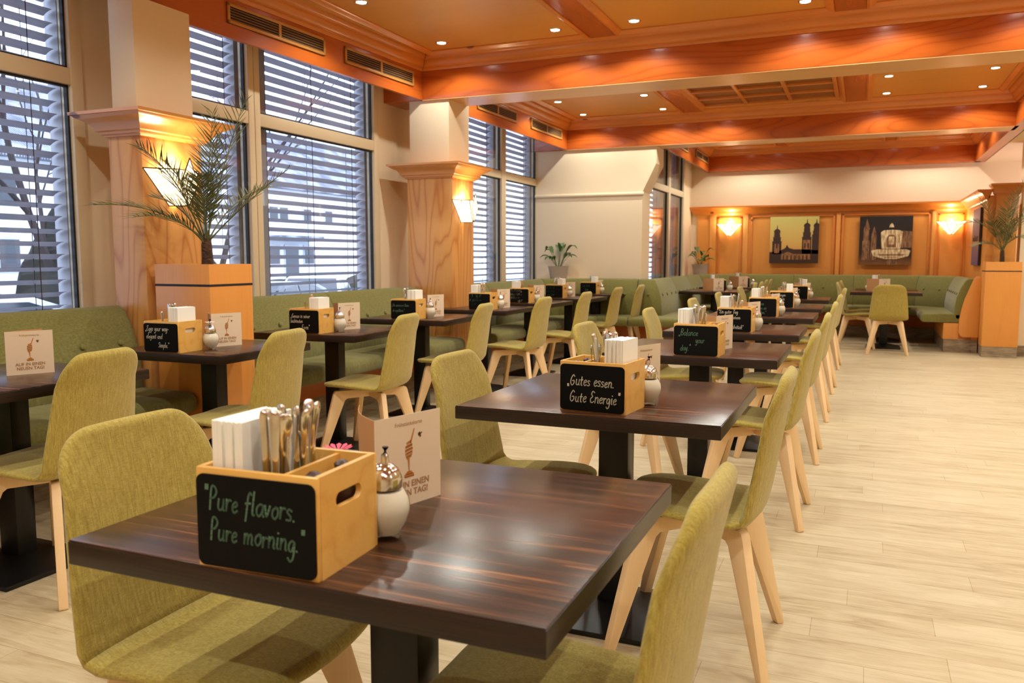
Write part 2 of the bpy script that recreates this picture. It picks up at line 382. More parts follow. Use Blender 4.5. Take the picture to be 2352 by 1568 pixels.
# ------------------------------------------------------------------ windows and the outside blinds
def window(n, X, y0, y1, mulls, zt=2.195):
    e = bpy.data.objects.new('window_%d' % n, None); C.objects.link(e); e.location = (X, y0, ZS); e['kind'] = 'structure'
    W, Hh = y1-y0, ZT-ZS; t = zt-ZS; fw = 0.075
    MB().box(-0.06, 0.025, 0, fw, 0, Hh).build('window_frame', M_FRAME, e, 0.004)
    MB().box(-0.06, 0.025, W-fw, W, 0, Hh).build('window_frame', M_FRAME, e, 0.004)
    MB().box(-0.06, 0.025, fw, W-fw, 0, 0.07).build('window_frame', M_FRAME, e, 0.004)
    MB().box(-0.06, 0.025, fw, W-fw, Hh-0.05, Hh).build('window_frame', M_FRAME, e, 0.004)
    edges = [fw]+[q for m in mulls for q in (m-0.062-y0, m+0.062-y0)]+[W-fw]
    for m in mulls:
        mb = MB(); mb.box(-0.06, 0.025, m-0.062-y0, m-0.003-y0, 0.05, Hh-0.03); mb.box(-0.06, 0.025, m+0.003-y0, m+0.062-y0, 0.05, Hh-0.03); mb.box(-0.05, 0.015, m-0.01-y0, m+0.01-y0, 0.05, Hh-0.03)
        mb.build('mullion', M_FRAME, e, 0.003)
    for a, b in zip(edges[::2], edges[1::2]):
        MB().box(-0.055, 0.02, a-0.01, b+0.01, t-0.045, t+0.045).build('transom', M_FRAME, e, 0.004)
        for lo, hi in ((0.07, t-0.045), (t+0.045, Hh-0.05)):
            g = MB(); q = 0.012
            g.box(-0.028, -0.004, a-0.002, a+q, lo, hi); g.box(-0.028, -0.004, b-q, b+0.002, lo, hi); g.box(-0.028, -0.004, a, b, lo, lo+q); g.box(-0.028, -0.004, a, b, hi-q, hi)
            g.build('gasket', M_GASKET, e)
            MB().box(-0.021, -0.015, a+0.004, b-0.004, lo+0.004, hi-0.004).build('pane', M_PANE, e, smooth=0)
    return e
window(1, -4.1, 0.9, 3.44, [1.9]); window(2, -4.1, 3.98, 6.52, [4.865]); window(3, -4.1, 7.9, 10.52, [9.34]); window(4, -2.72, 10.92, 13.38, [12.3])
trim(MB().box(-4.1, -3.88, 0.9, 3.42, 0.765, 0.785), M_FRAME, bevel=0.004)
trim(MB().box(-4.1, -3.88, 4.0, 6.6, 0.765, 0.785), M_FRAME, bevel=0.004)
trim(MB().box(-4.1, -3.88, 7.2, 9.74, 0.765, 0.785), M_FRAME, bevel=0.004)
def blind(X, y0, y1, label, pitch=0.071, cords=3):
    t = thing('venetian_blind', label, 'blind', (X, y0, ZS-0.02), 0, 'outdoor venetian blinds')
    W = y1-y0; mb = MB(); z = 0.02; k = 0
    while z < 2.2:
        a = 0.34+0.05*math.sin(k*2.3); h = 0.038
        dz = math.sin(a)*h; dx = math.cos(a)*h
        # gently rolled slat: three facets across
        for (u0, u1) in ((-1, -0.35), (-0.35, 0.35), (0.35, 1)):
            c0, c1 = 0.006*(1-u0*u0), 0.006*(1-u1*u1)
            p = [(u0*dx, u0*dz+c0), (u1*dx, u1*dz+c1)]
            mb.prism([p[0], p[1], (p[1][0], p[1][1]-0.0012), (p[0][0], p[0][1]-0.0012)], lambda q, y: (q[0], y, q[1]+z), 0.0, W)
        z += pitch; k += 1
    mb.build('slats', M_SLAT, t, smooth=30)
    for i in range(cords):
        y = W*(0.12+0.76*i/(cords-1)) if cords > 1 else W/2
        c = MB().tube([(0.045, y, 0), (0.045, y, 2.1)], 0.003, 4).tube([(-0.03, y+0.02, 0), (-0.03, y+0.02, 2.1)], 0.0026, 4)
        c.build('cord', M_CORD, t)
    MB().box(-0.05, 0.05, W+0.015, W+0.34, 0, 2.12).build('guide_rail', M_ALU, t)
    return t
blind(-4.24, 0.95, 1.86, 'grey slatted blind outside the pane beside the camera', cords=2)
blind(-4.24, 1.98, 3.37, 'grey slatted blind outside the first window, above the buttoned bench end', cords=2)
blind(-4.24, 4.05, 4.78, 'narrow grey slatted blind behind the tall palm', cords=2)
blind(-4.24, 4.95, 6.44, 'wide grey slatted blind between the two veneered columns')
blind(-4.24, 7.98, 9.26, 'grey slatted blind just beyond the column with the lit sconce', cords=2)
blind(-4.24, 9.43, 10.45, 'grey slatted blind next to the plain plaster pier', cords=2)
blind(-2.86, 11.0, 12.1, 'grey slatted blind beyond the plaster pier', cords=2)
blind(-2.86, 12.4, 13.2, 'grey slatted blind nearest the framed-picture wall', cords=2)

# ------------------------------------------------------------------ columns with timber cladding
def column(name_label, x0, x1, y0, y1, ztop, wx0, wx1):
    t = thing('column', name_label, 'column', ((x0+x1)/2, (y0+y1)/2, 0))
    cx_, cy_ = (x0+x1)/2, (y0+y1)/2; a, b = (x1-x0)/2, (y1-y0)/2
    MB().box(-a, a, -b, b, 0, ztop-0.02).build('timber_cladding', M_COLWOOD, t, 0.006)
    MB().box(-a+0.02, a-0.04, -b+0.02, b-0.01, ztop-0.03, ZF+0.001).build('plaster_shaft', M_WALL, t, 0.004)
    zc = ztop
    MB().box(-a+0.02, fasc((y0+y1)/2)-0.035-cx_, -b+0.02, b-0.01, ZF, 3.0).build('plaster_shaft', M_WALL, t)
    P = [(0, zc-0.125), (0.012, zc-0.125), (0.018, zc-0.115), (0.03, zc-0.112), (0.034, zc-0.1), (0.045, zc-0.094), (0.052, zc-0.075), (0.07, zc-0.052), (0.1, zc-0.036), (0.118, zc-0.026), (0.124, zc-0.018), (0.136, zc-0.016), (0.138, zc), (-0.02, zc)]
    mb = MB()
    for p0, p1, n in (((-a, -b), (a, -b), (0, -1)), ((a, -b), (a, b), (1, 0)), ((a, b), (-a, b), (0, 1)), ((-a, b), (-a, -b), (-1, 0))):
        mb.run(P, (p0[0], p0[1], 0), (p1[0], p1[1], 0), (n[0], n[1], 0), -1, -1)
    mb.build('capital', M_CAP, t)
    MB().box(-a, a, -b, b, zc-0.02, zc-0.001).build('cap_board', M_CAP, t)
    return t
column('timber-clad column rising behind the tall palm planter', -3.86, -3.62, 3.40, 3.84, 1.98, 0, 0)
column('wide timber-clad column with sconce between the second and third window', -3.87, -3.41, 6.66, 7.1, 2.035, 0, 0)

# ------------------------------------------------------------------ panelled back wall and partition
YB = 14.03
pw = thing('wall_panelling', 'honey-coloured timber panelling with cornice along the back wall', 'panelling', (-0.6, 14.1, 0))
def P_(x0, x1, d0, z0, z1, name='stile', m=M_PANEL, y1=0.0): return MB().box(x0+0.6, x1+0.6, -d0, y1, z0, z1).build(name, m, pw, 0.004)
MB().box(-2.6+0.6, 1.42+0.6, -0.05, -0.001, 0.0, 1.95).build('panel', M_PANEL, pw)
CAPP = [(0, 1.9), (0.012, 1.9), (0.02, 1.915), (0.035, 1.92), (0.045, 1.95), (0.07, 1.985), (0.1, 2.005), (0.115, 2.01), (0.12, 2.035), (-0.05, 2.035)]
MB().run(CAPP, (-2.64+0.6, -0.05, 0), (1.36+0.6, -0.05, 0), (0, -1, 0), -1, 0.0).build('cornice', M_MOLD_X, pw)
def pframe(x0, x1, z0, z1, name='panel_frame'):
    mb = MB()
    for a, b in ((x0, x0+0.03), (x1-0.03, x1)): mb.box(a+0.6, b+0.6, -0.075, -0.05, z0, z1)
    mb.box(x0+0.6, x1+0.6, -0.075, -0.05, z1-0.03, z1); mb.build(name, M_MOLD_X, pw, 0.006)
P_(-2.40, -2.30, 0.07, 0, 1.9); P_(-1.86, -1.78, 0.075, 0, 1.9); P_(-0.44, -0.38, 0.075, 0, 1.9); P_(0.90, 0.95, 0.085, 0, 1.9); P_(0.95, 1.36, 0.06, 0, 1.9, 'pilaster')
pframe(-2.27, -1.88, 0.6, 1.86); pframe(-1.74, -0.46, 0.6, 1.88); pframe(-0.36, 0.88, 0.6, 1.88); pframe(0.98, 1.33, 0.6, 1.86)
# partition to the right of the corner seat
pt = thing('partition', 'timber partition with cornice beside the corner seat', 'partition', (1.36, 11.75, 0))
MB().box(0, 0.3, 0, 2.3, 0, 1.96).build('panel', M_PANEL, pt, 0.004)
MB().box(0.08, 0.32, -0.05, 0.02, 0.0, 2.0).build('pilaster', M_PANEL, pt, 0.005)
MB().run(CAPP, (0, 0, 0), (0, 2.26, 0), (-1, 0, 0), 0, 1).build('cornice', M_MOLD_Y, pt)
CP2 = [(a*0.6, z+0.06) for a, z in CAPP]
MB().run(CP2, (0.08, -0.05, 0), (0.32, -0.05, 0), (0, -1, 0), -1, -1).run(CP2, (0.08, 0.1, 0), (0.08, -0.05, 0), (-1, 0, 0), 0, -1).box(0.05, 0.34, -0.08, 0.1, 2.06, 2.098).build('capital', M_MOLD_X, pt)
MB().box(-0.015, 0.0, 0.03, 0.5, 1.7, 1.9).build('panel_frame', M_MOLD_Y, pt) if False else None
bb = MB().box(1.33, 1.72, 11.44, 11.46, 0, 0.13)
struct(MB().box(1.72, 5.0, 11.675, 11.7, 0, 0.13).build('baseboard_right_end', M_KICK, bevel=0.004))

# ------------------------------------------------------------------ air vents, downlights, ceiling grille
def vent(y0, y1, z0, z1, X, rz, label):
    t = thing('air_vent', label, 'vent', (X, y0, z0), rz, 'air vents along the ceiling edge')
    W, H = y1-y0, z1-z0
    MB().box(-0.001, 0.006, 0, W, 0, H).build('backing', M_GRILLE, t)
    mb = MB(); q = 0.02
    mb.box(0, 0.014, 0, q, 0, H); mb.box(0, 0.014, W-q, W, 0, H); mb.box(0, 0.014, 0, W, 0, q); mb.box(0, 0.014, 0, W, H-q, H); mb.box(0, 0.013, W/2-0.012, W/2+0.012, 0, H)
    mb.build('frame', M_VENT, t, 0.002)
    mb = MB()
    for k in range(5):
        z = q+0.009+k*(H-2*q)/5; mb.hexa([(0.002, q, z), (0.012, q, z-0.006), (0.002, W-q, z), (0.012, W-q, z-0.006), (0.002, q, z+0.002), (0.012, q, z-0.004), (0.002, W-q, z+0.002), (0.012, W-q, z-0.004)])
    mb.build('louvres', M_VENT, t)
    return t
a1 = -math.atan(0.16/3.65); a2 = -math.atan(0.06/3.75)
vent(4.30, 5.28, 2.69, 2.815, fasc(4.30)+0.001, a1, 'long air vent above the window behind the tall palm')
vent(5.52, 6.50, 2.69, 2.815, fasc(5.52)+0.001, a1, 'long air vent just before the first cross beam')
vent(7.75, 8.74, 2.70, 2.825, fasc(7.75)+0.001, a2, 'air vent just beyond the first cross beam')
vent(9.16, 10.18, 2.70, 2.825, fasc(9.16)+0.001, a2, 'air vent just before the second cross beam')
vent(11.2, 12.15, 2.70, 2.825, -2.419, 0, 'air vent beyond the second cross beam, partly hidden by it')
vent(12.77, 13.8, 2.71, 2.83, -2.419, 0, 'air vent closest to the back wall')
cg = thing('ceiling_grille', 'timber ceiling grille with dark cassettes in the middle field', 'ceiling grille', (-1.07, 9.05, ZC))
x0, x1, y0, y1 = -0.72, 0.72, -0.85, 0.85
mb = MB(); nx_, ny_ = 3, 4
for i in range(nx_+1): xx = x0+(x1-x0)*i/nx_; mb.box(xx-0.02, xx+0.02, y0, y1, -0.04, 0)
for j in range(ny_+1): yy = y0+(y1-y0)*j/ny_; mb.box(x0-0.02, x1+0.02, yy-0.02, yy+0.02, -0.038, 0)
mb.build('frame', M_MOLD_X, cg, 0.004)
for i in range(nx_):
    for j in range(ny_):
        xa = x0+(x1-x0)*i/nx_+0.02; ya = y0+(y1-y0)*j/ny_+0.02
        MB().box(xa, xa+(x1-x0)/nx_-0.04, ya, ya+(y1-y0)/ny_-0.04, -0.012, -0.001).build('cassette', M_CASS if 'M_CASS' in globals() else M_BEAM_X, cg)
tag(MB().lathe([(0.001, -0.012), (0.08, -0.012), (0.085, -0.001), (0.001, -0.0005)], (-0.62, 10.1, ZC)).build('ceiling_speaker', M_VENT), 'round flush speaker in the ceiling beside the grille', 'speaker')

M_BULB = mat('downlight_bulb', (255, 246, 230), emit=(255, 244, 226), es=30)
def downlight():
    t = thing('downlight', 'x', 'downlight', (0, 0, ZC))
    MB().lathe([(0.036, 0.0), (0.036, -0.004), (0.044, -0.007), (0.05, -0.002), (0.05, 0.0)]).build('trim_ring', M_CHROME, t)
    MB().lathe([(0.001, -0.001), (0.035, -0.001), (0.03, -0.006), (0.001, -0.007)]).build('bulb', M_BULB, t)
    return t
DL = None
ld = bpy.data.lights.new('downlight_lamp', 'SPOT'); ld.energy = SPOT_W; ld.color = SPOT_C; ld.spot_size = math.radians(140); ld.spot_blend = 0.35; ld.shadow_soft_size = 0.03
ls = ld.copy(); ls.energy = SPOT_W*2.1  # stronger lamp data for the added side-ceiling spots
def put_light(x, y, z, label, vis=True):
    global DL
    if DL is None: DL = downlight(); o = DL; o.location = (x, y, z); o['label'] = label; o['group'] = 'ceiling downlights'
    else: o = dup(DL, (x, y, z), 0, label, 'ceiling downlights')
    l = bpy.data.objects.new('downlight_lamp', ls if x > 2 else ld); C.objects.link(l); l.location = (x, y, z-0.012)
XN = {-3.3: 'first', -2.3: 'second', -1.67: 'third', -0.455: 'fourth', 0.14: 'fifth', 1.05: 'sixth'}
YN = {6.27: ('just before the first cross beam', 0), 5.08: ('second row from the first beam', 0), 3.6: ('third row from the first beam', 0), 2.2: ('fourth row from the first beam', 0), 0.7: ('in the row closest to the camera', 0),
      10.02: ('just before the second cross beam', 1), 9.1: ('second row from the second beam', 1), 7.6: ('just beyond the first cross beam', 1)}
for y, (yn, bay) in YN.items():
    for x, xn in XN.items():
        if abs(x+0.455) < 0.01 and bay == 1 or (abs(x+1.67) < 0.01 and bay == 1 and y < 10): continue
        if y == 3.6 and x in (-3.3, 0.14) or y == 0.7 and x in (-3.3, 0.14): continue
        put_light(x, y, ZC, 'downlight %s from the windows, %s' % (xn, yn))
for y, yn in ((13.35, 'row by the back wall'), (12.1, 'row over the corner tables')):
    for x, xn in ((-2.0, 'first'), (-1.5, 'second'), (0.45, 'third'), (1.1, 'fourth')):
        put_light(x, y, ZC, 'downlight %s from the windows, %s' % (xn, yn))
for x in XN: put_light(x, -1.1, ZC, 'downlight %s from the windows, added in an unseen row behind the camera' % XN[x])  # unseen spots added to light faces turned towards the camera
for y in (0.5, 3.0, 5.5, 8.0, 10.4):
    for x in (2.4, 3.8): put_light(x, y, ZF, 'unseen downlight added in the low side ceiling, %s row, %s one' % ('inner' if x < 3 else 'outer', {0.5: 'first', 3.0: 'second', 5.5: 'third', 8.0: 'fourth', 10.4: 'last'}[y]))  # unseen spots added to brighten the right side and faces turned that way

# ------------------------------------------------------------------ banquettes
# cross-sections (out from wall line, z); out=0 is the face of the seat base
SEAT = [(-0.02, 0.375), (0.40, 0.375), (0.425, 0.385), (0.435, 0.41), (0.435, 0.445), (0.425, 0.468), (0.40, 0.482), (0.2, 0.49), (-0.02, 0.487)]
BACK = [(-0.2, 0.40), (0.04, 0.42), (0.055, 0.50), (0.055, 0.58), (0.038, 0.70), (-0.005, 0.82), (-0.045, 0.895), (-0.065, 0.925), (-0.10, 0.938), (-0.145, 0.932), (-0.18, 0.905), (-0.195, 0.8)]
def back_at(z):
    pts = BACK[1:9]
    for (a0, z0), (a1, z1) in zip(pts, pts[1:]):
        if z0 <= z <= z1: return a0+(a1-a0)*(z-z0)/(z1-z0)
    return 0
def bench_run(t, path, nrm_side, pads, ends=(0, 0), button_rows=True, base=True, but_gap=0.23):
    """upholstered seat and backrest along `path` (world x,y points of the base face line), seat on the side given by nrm_side (+1: right of travel)"""
    o = Vector(t.location)
    pts = [Vector((x, y, 0))-o for x, y in path]
    def nrm(d): return Vector((d.y, -d.x, 0))*nrm_side
    dirs = [(b-a).normalized() for a, b in zip(pts, pts[1:])]
    for i, d in enumerate(dirs):
        n = nrm(d)
        def mitre(j, first):
            # shift per unit out so that neighbouring runs meet
            if first and i == 0 or (not first and i == len(dirs)-1): return 0
            o2 = dirs[i-1] if first else dirs[i+1]
            n2 = nrm(o2); m_ = (n+n2); m_ = m_/m_.dot(n)
            return m_.dot(d)
        ma, mb_ = mitre(i, True), mitre(i, False)
        a, b = pts[i], pts[i+1]
        L_ = (b-a).length
        npad = pads[i]
        # split seat and back into pads with soft seams
        for k in range(npad):
            f0, f1 = k/npad, (k+1)/npad
            p0, p1 = a.lerp(b, f0), a.lerp(b, f1)
            m0 = ma if k == 0 else 0; m1 = -mb_ if k == npad-1 else 0
            bv = 0.012
            s = MB().run(SEAT, p0, p1, n, m0, m1).build('seat', M_BENCH, t, bv, 3)
            bk = MB().run(BACK, p0, p1, n, m0, m1).build('backrest', M_BENCH, t, bv, 3)
            if button_rows:
                l2 = (p1-p0).length; nb = max(1, int(l2/but_gap)); zz = 0.745; oo = back_at(zz)
                for q in range(nb):
                    u = (q+0.5)/nb
                    c = p0.lerp(p1, u)+n*(oo+0.006)+d*(oo*((1-u)*m0-u*m1))+Vector((0, 0, zz))
                    if BUT[0] is None:
                        BUT[0] = MB().lathe([(0.001, -0.006), (0.014, -0.006), (0.017, 0.001), (0.0145, 0.007), (0.007, 0.0105), (0.001, 0.011)], seg=12).mesh('button', M_BENCH)
                    ob = bpy.data.objects.new('button', BUT[0]); C.objects.link(ob); ob.parent = bk; ob.location = c
                    ob.rotation_euler = Vector((n.x, n.y, 0.35)).to_track_quat('Z', 'Y').to_euler()
        if base:
            m0, m1 = ma, -mb_
            MB().run([(-0.15, 0.17), (0.0, 0.17), (0.0, 0.38), (-0.15, 0.38)], a, b, n, m0, m1).build('base_panel', M_COLB, t, 0.002)
            MB().run([(-0.15, 0.0), (-0.012, 0.0), (-0.012, 0.172), (-0.15, 0.172)], a, b, n, m0, m1).build('kickboard', M_KICK, t, 0.002)
BUT = [None]
M_COLB = wood('bench_base_veneer', (206, 112, 46), (170, 80, 28), 'y', 0.35, rings=6, big=2, contrast=0.35)
t = thing('banquette', 'moss green buttoned bench section ending at the palm planter', 'bench', (-3.66, 1.6, 0))
bench_run(t, [(-3.70, -0.4), (-3.70, 3.37)], 1, [2])
t = thing('banquette', 'moss green buttoned bench section between palm planter and wide column', 'bench', (-3.66, 5.2, 0))
bench_run(t, [(-3.70, 3.9), (-3.70, 6.62)], 1, [2])
t = thing('banquette', 'moss green bench section beyond the wide column, running in front of the plaster pier', 'bench', (-3.62, 8.6, 0))
bench_run(t, [(-3.62, 7.14), (-3.62, 9.62), (-3.20, 10.14), (-2.62, 10.14)], 1, [3, 1, 1])
t = thing('banquette', 'long moss green corner bench wrapping the far alcove below the pictures', 'bench', (-2.45, 12.6, 0))
bench_run(t, [(-2.61, 10.14), (-2.34, 10.14), (-2.34, 13.20), (-1.90, 13.72), (0.72, 13.72), (1.12, 13.35), (1.12, 11.86)], 1, [1, 3, 1, 3, 1, 1])
# timber end cheek of the corner bench
ck = MB().prism([(1.17, 0.20), (1.34, 0.20), (1.34, 0.96), (1.29, 0.965), (1.26, 0.93), (1.22, 0.82), (1.17, 0.68), (1.14, 0.55), (1.12, 0.42), (1.12, 0.26), (1.14, 0.215)], lambda p, y: (p[0]-(-2.45), y-12.6, p[1]), 11.80, 11.85)
ck.build('end_cheek', M_PANEL, t, 0.004)
MB().box(0.95+2.45, 1.34+2.45, 11.86-12.6, 13.4-12.6, 0.165, 0.37).build('base_panel', M_PANEL, t, 0.002)
MB().box(0.96+2.45, 1.34+2.45, 11.865-12.6, 13.4-12.6, 0.0, 0.165).build('kickboard', M_KICK, t)
# ------------------------------------------------------------------ planters
def planter(x0, x1, y0, y1, h, label, kick):
    t = thing('wooden_planter', label, 'planter', ((x0+x1)/2, (y0+y1)/2, 0)); a, b = (x1-x0)/2, (y1-y0)/2
    w_ = 0.02
    mb = MB(); 
    for bx in ((-a, a, -b, -b+w_), (-a, a, b-w_, b), (-a, -a+w_, -b+w_, b-w_), (a-w_, a, -b+w_, b-w_)): mb.box(*bx, kick, h)
    mb.build('body', M_PANEL, t, 0.0015)
    MB().box(-a-0.0012, a+0.0012, -b-0.0012, b+0.0012, h-0.118, h-0.106).build('dark_stripe', M_CORD, t)  # near-black stripe lying just proud of the planter body
    MB().box(-a+w_, a-w_, -b+w_, b-w_, 0.3, h-0.03).build('soil', M_SOIL, t)
    MB().box(-a+0.004, a-0.004, -b+0.004, b-0.004, 0, kick+0.01).build('plinth', M_KICK if kick > 0.05 else M_PANEL, t)
    return t
planter(-3.55, -3.17, 3.39, 3.72, 1.165, 'square timber planter with dark stripe standing before the first column', 0.02)
planter(1.335, 1.715, 11.42, 11.74, 1.15, 'square timber planter with dark stripe beside the corner bench end', 0.13)

# ------------------------------------------------------------------ tables
def make_table(w_, d_, label, loc, rz=0, group=None):
    t = thing('dining_table', label, 'table', loc, rz, group)
    a, b = w_/2, d_/2
    mb = MB().box(-a, a, -b, b, 0.71, 0.748); mb.build('edge_band', M_EDGE, t, 0.002)
    MB().box(-a+0.0015, a-0.0015, -b+0.0015, b-0.0015, 0.7475, 0.7505).build('tabletop', M_TOP, t, 0.001)
    MB().box(-0.05, 0.05, -0.04, 0.04, 0.03, 0.70).build('column', M_BLACK, t, 0.004)
    MB().box(-0.16, 0.16, -0.13, 0.13, 0.697, 0.711).build('mounting_plate', M_BLACK, t)
    q, r = 0.21, 0.06
    MB().box(-q, q, -q, q, 0, 0.018).build('foot_plate', M_BLACK, t, 0.004)
    MB().hexa([(-q+0.005, -q+0.005, 0.017), (q-0.005, -q+0.005, 0.017), (-q+0.005, q-0.005, 0.017), (q-0.005, q-0.005, 0.017), (-r, -r, 0.055), (r, -r, 0.055), (-r, r, 0.055), (r, r, 0.055)]).build('foot', M_BLACK, t, 0.003)
    return t
ORD = ['first', 'second', 'third', 'fourth', 'fifth', 'sixth', 'seventh', 'eighth']
GT = 'square dark laminate tables'
# middle row: (front-edge y, depth)
MID = [(0.905, 0.71), (2.23, 0.79), (3.77, 0.76), (5.05, 0.76), (6.48, 0.76), (7.72, 0.76), (9.35, 0.76)]
MIDN = ['the first table of the middle row', 'the second table of the middle row', 'the third table of the middle row', 'the fourth table of the middle row', 'the fifth table of the middle row', 'the sixth table of the middle row', 'the last table of the middle row']
WINN = ['the first table by the windows', 'the second table by the windows', 'the third table by the windows', 'the fourth table by the windows', 'the fifth table by the windows', 'the sixth table by the windows', 'the seventh table by the windows', 'the last table by the windows']
TL = ['dark stripe-grained table closest to the camera, with the big Pure flavors box', 'dark stripe-grained table with the box reading Gutes essen', 'dark table with the box reading Balance your day', 'dark table with the box reading Ein guter Tag', 'dark table, fifth in the middle row, menu card at its side', 'dark table, sixth in the middle row, box ending in chalked heute', 'dark table, last and smallest looking of the middle row']
for i, ((y, d), lb) in enumerate(zip(MID, TL)): make_table(0.82 if i == 0 else 0.80, d, lb, (-0.749 if i == 0 else -0.738, y+d/2, 0), 0, GT)
# window row: centre x, front y, rotation
WIN = [(-3.01, 1.79, 0.70, 0), (-3.05, 2.93, 0.68, 0.01), (-3.06, 3.99, 0.70, 0.05), (-3.12, 5.21, 0.70, 0.06), (-3.14, 6.40, 0.70, 0.02), (-3.16, 7.55, 0.70, 0.0), (-3.1, 8.62, 0.70, 0), (-3.12, 9.72, 0.66, 0)]
WL = ['dark table at the picture edge by the windows, only a menu card on it', 'dark table by the planter with the box reading Eggs your way', 'dark window-row table with the box reading Genuss in seiner Form', 'dark window-row table with the box of Spanish chalk writing', 'dark window-row table beside the wide column, box reading Breakfast', 'dark window-row table with the box reading Good morning', 'dark window-row table with the box reading Geschmack', 'dark window-row table with the box reading Calm fresh']
for (x, y, d, r), lb in zip(WIN, WL): make_table(0.70, d, lb, (x, y+d/2, 0), r, GT)
make_table(0.80, 1.0, 'wide dark table in the alcove corner below the picture of domed towers', (-1.9, 11.65, 0), 0, GT)
make_table(0.80, 0.70, 'dark table behind the wide corner table, touching the back bench', (-1.92, 13.05, 0), 0, GT)
make_table(0.86, 0.70, 'dark table below the fountain picture with one chair in front', (0.26, 12.12, 0), 0, GT)
make_table(0.80, 0.62, 'dark table pushed against the back bench under the fountain picture', (0.28, 13.0, 0), 0, GT)

# ------------------------------------------------------------------ chairs
def chair_shell():
    key = [(0.235, 0.440), (0.19, 0.449), (0.10, 0.450), (0.0, 0.443), (-0.09, 0.437), (-0.145, 0.441), (-0.178, 0.462), (-0.192, 0.50), (-0.205, 0.57), (-0.220, 0.66), (-0.236, 0.76), (-0.252, 0.84), (-0.258, 0.872)]
    dense = cr_(key, 12)
    s = [0]
    for a, b in zip(dense, dense[1:]): s.append(s[-1]+math.dist(a, b))
    T = s[-1]
    def at(u):
        for i in range(1, len(s)):
            if s[i] >= u: f = (u-s[i-1])/max(1e-9, s[i]-s[i-1]); return tuple(dense[i-1][j]+(dense[i][j]-dense[i-1][j])*f for j in (0, 1))
        return dense[-1]
    sf = next(s[i] for i in range(len(dense)) if dense[i][0] < -0.165)      # fold between seat and back
    R1, R2 = 0.10, 0.09
    us = [R1*(1-math.cos(PI/2*k/5)) for k in range(6)]+[R1+(sf-R1)*k/9 for k in range(1, 10)]
    ub = [sf+(T-R2-sf)*k/12 for k in range(12)]+[T-R2+R2*math.sin(PI/2*k/7) for k in range(8)]
    def halfw(u):
        w_ = 0.205+0.017*min(1, u/0.2) if u < sf else 0.224-0.044*((u-sf)/(T-sf))**1.3
        for d, r in ((u, R1), (T-u, R2)):
            if d < r: w_ = w_-r*0.93+0.93*math.sqrt(max(0, r*r-(r-d)**2))
        return w_
    def nrm_at(u):
        a_, b_ = at(max(0, u-0.004)), at(min(T, u+0.004)); d = Vector((0, b_[0]-a_[0], b_[1]-a_[1])).normalized()
        return Vector((0, -d.z, d.y))          # towards the underside / rear
    def shell(ul, name, end):
        mb = MB(); NL = 28
        for u in ul:
            y, z = at(u); w_ = halfw(u); n_ = nrm_at(u); th = 0.0185
            de = u if end == 0 else T-u
            if de < 0.02: th *= max(0.06, math.sqrt(max(0, 1-((0.02-de)/0.02)**2)))
            e = max(0.0, min(1.0, (u-sf+0.10)/0.16))
            for k in range(NL):
                t = 2*PI*k/NL; c, s_ = math.cos(t), math.sin(t)
                v = math.copysign(abs(c)**0.55, c); o = math.copysign(abs(s_)**0.7, s_)*th
                p = Vector((w_*v, y, z))+n_*o
                mb.v.append((p.x, p.y+0.024*v*v*e*max(0.25, min(1, (T-u)/0.12)), p.z+0.012*v*v*(1-e)))
        R_ = len(ul)
        for i in range(R_-1):
            for k in range(NL): mb.f.append((i*NL+k, i*NL+(k+1) % NL, (i+1)*NL+(k+1) % NL, (i+1)*NL+k))
        mb.f.append(tuple(range(NL))[::-1]); mb.f.append(tuple((R_-1)*NL+k for k in range(NL)))
        return mb.build(name, M_CHAIR, smooth=75)
    fine = [0.0, 0.0008, 0.003, 0.006, 0.010, 0.015, 0.02]
    us2 = fine+[q for q in us if q > 0.022]; ub2 = [q for q in ub if q < T-0.022]+[T-q for q in fine[::-1]]
    return shell(us2, 'seat', 0), shell(ub2, 'backrest', 1)
def cr_(pts, n):
    P = [pts[0]]+list(pts)+[pts[-1]]; out = []
    for i in range(1, len(P)-2):
        p0, p1, p2, p3 = P[i-1:i+3]
        for k in range(n):
            t = k/n; out.append(tuple(0.5*((2*p1[j])+(-p0[j]+p2[j])*t+(2*p0[j]-5*p1[j]+4*p2[j]-p3[j])*t*t+(-p0[j]+3*p1[j]-3*p2[j]+p3[j])*t**3) for j in range(2)))
    out.append(pts[-1]); return out
def make_chair(label, loc, rz):
    t = thing('dining_chair', label, 'chair', loc, rz, 'lime green upholstered chairs')
    for o in chair_shell(): o.parent = t
    prof = [(0.012, 0.418), (0.012, 0.374), (0.150, 0.370), (0.164, 0.358), (0.307, 0.004), (0.311, 0.0), (0.330, 0.0), (0.333, 0.006), (0.230, 0.40), (0.222, 0.414), (0.21, 0.418)]
    for k in range(4):
        a = PI/4+k*PI/2; ca, sa = math.cos(a), math.sin(a)
        MB().prism(prof, lambda p, u: (p[0]*ca-u*sa, p[0]*sa+u*ca, p[1]), -0.015, 0.015).build('leg', M_BEECH, t, 0.003)
    MB().box(-0.06, 0.06, -0.06, 0.06, 0.405, 0.424).build('seat_bracket', M_BEECH, t, 0.003)
    return t
CH = None
def chair(x, y, rz, label):
    global CH
    if CH is None: CH = make_chair(label, (x, y, 0), rz); return CH
    return dup(CH, (x, y, 0), rz, label)
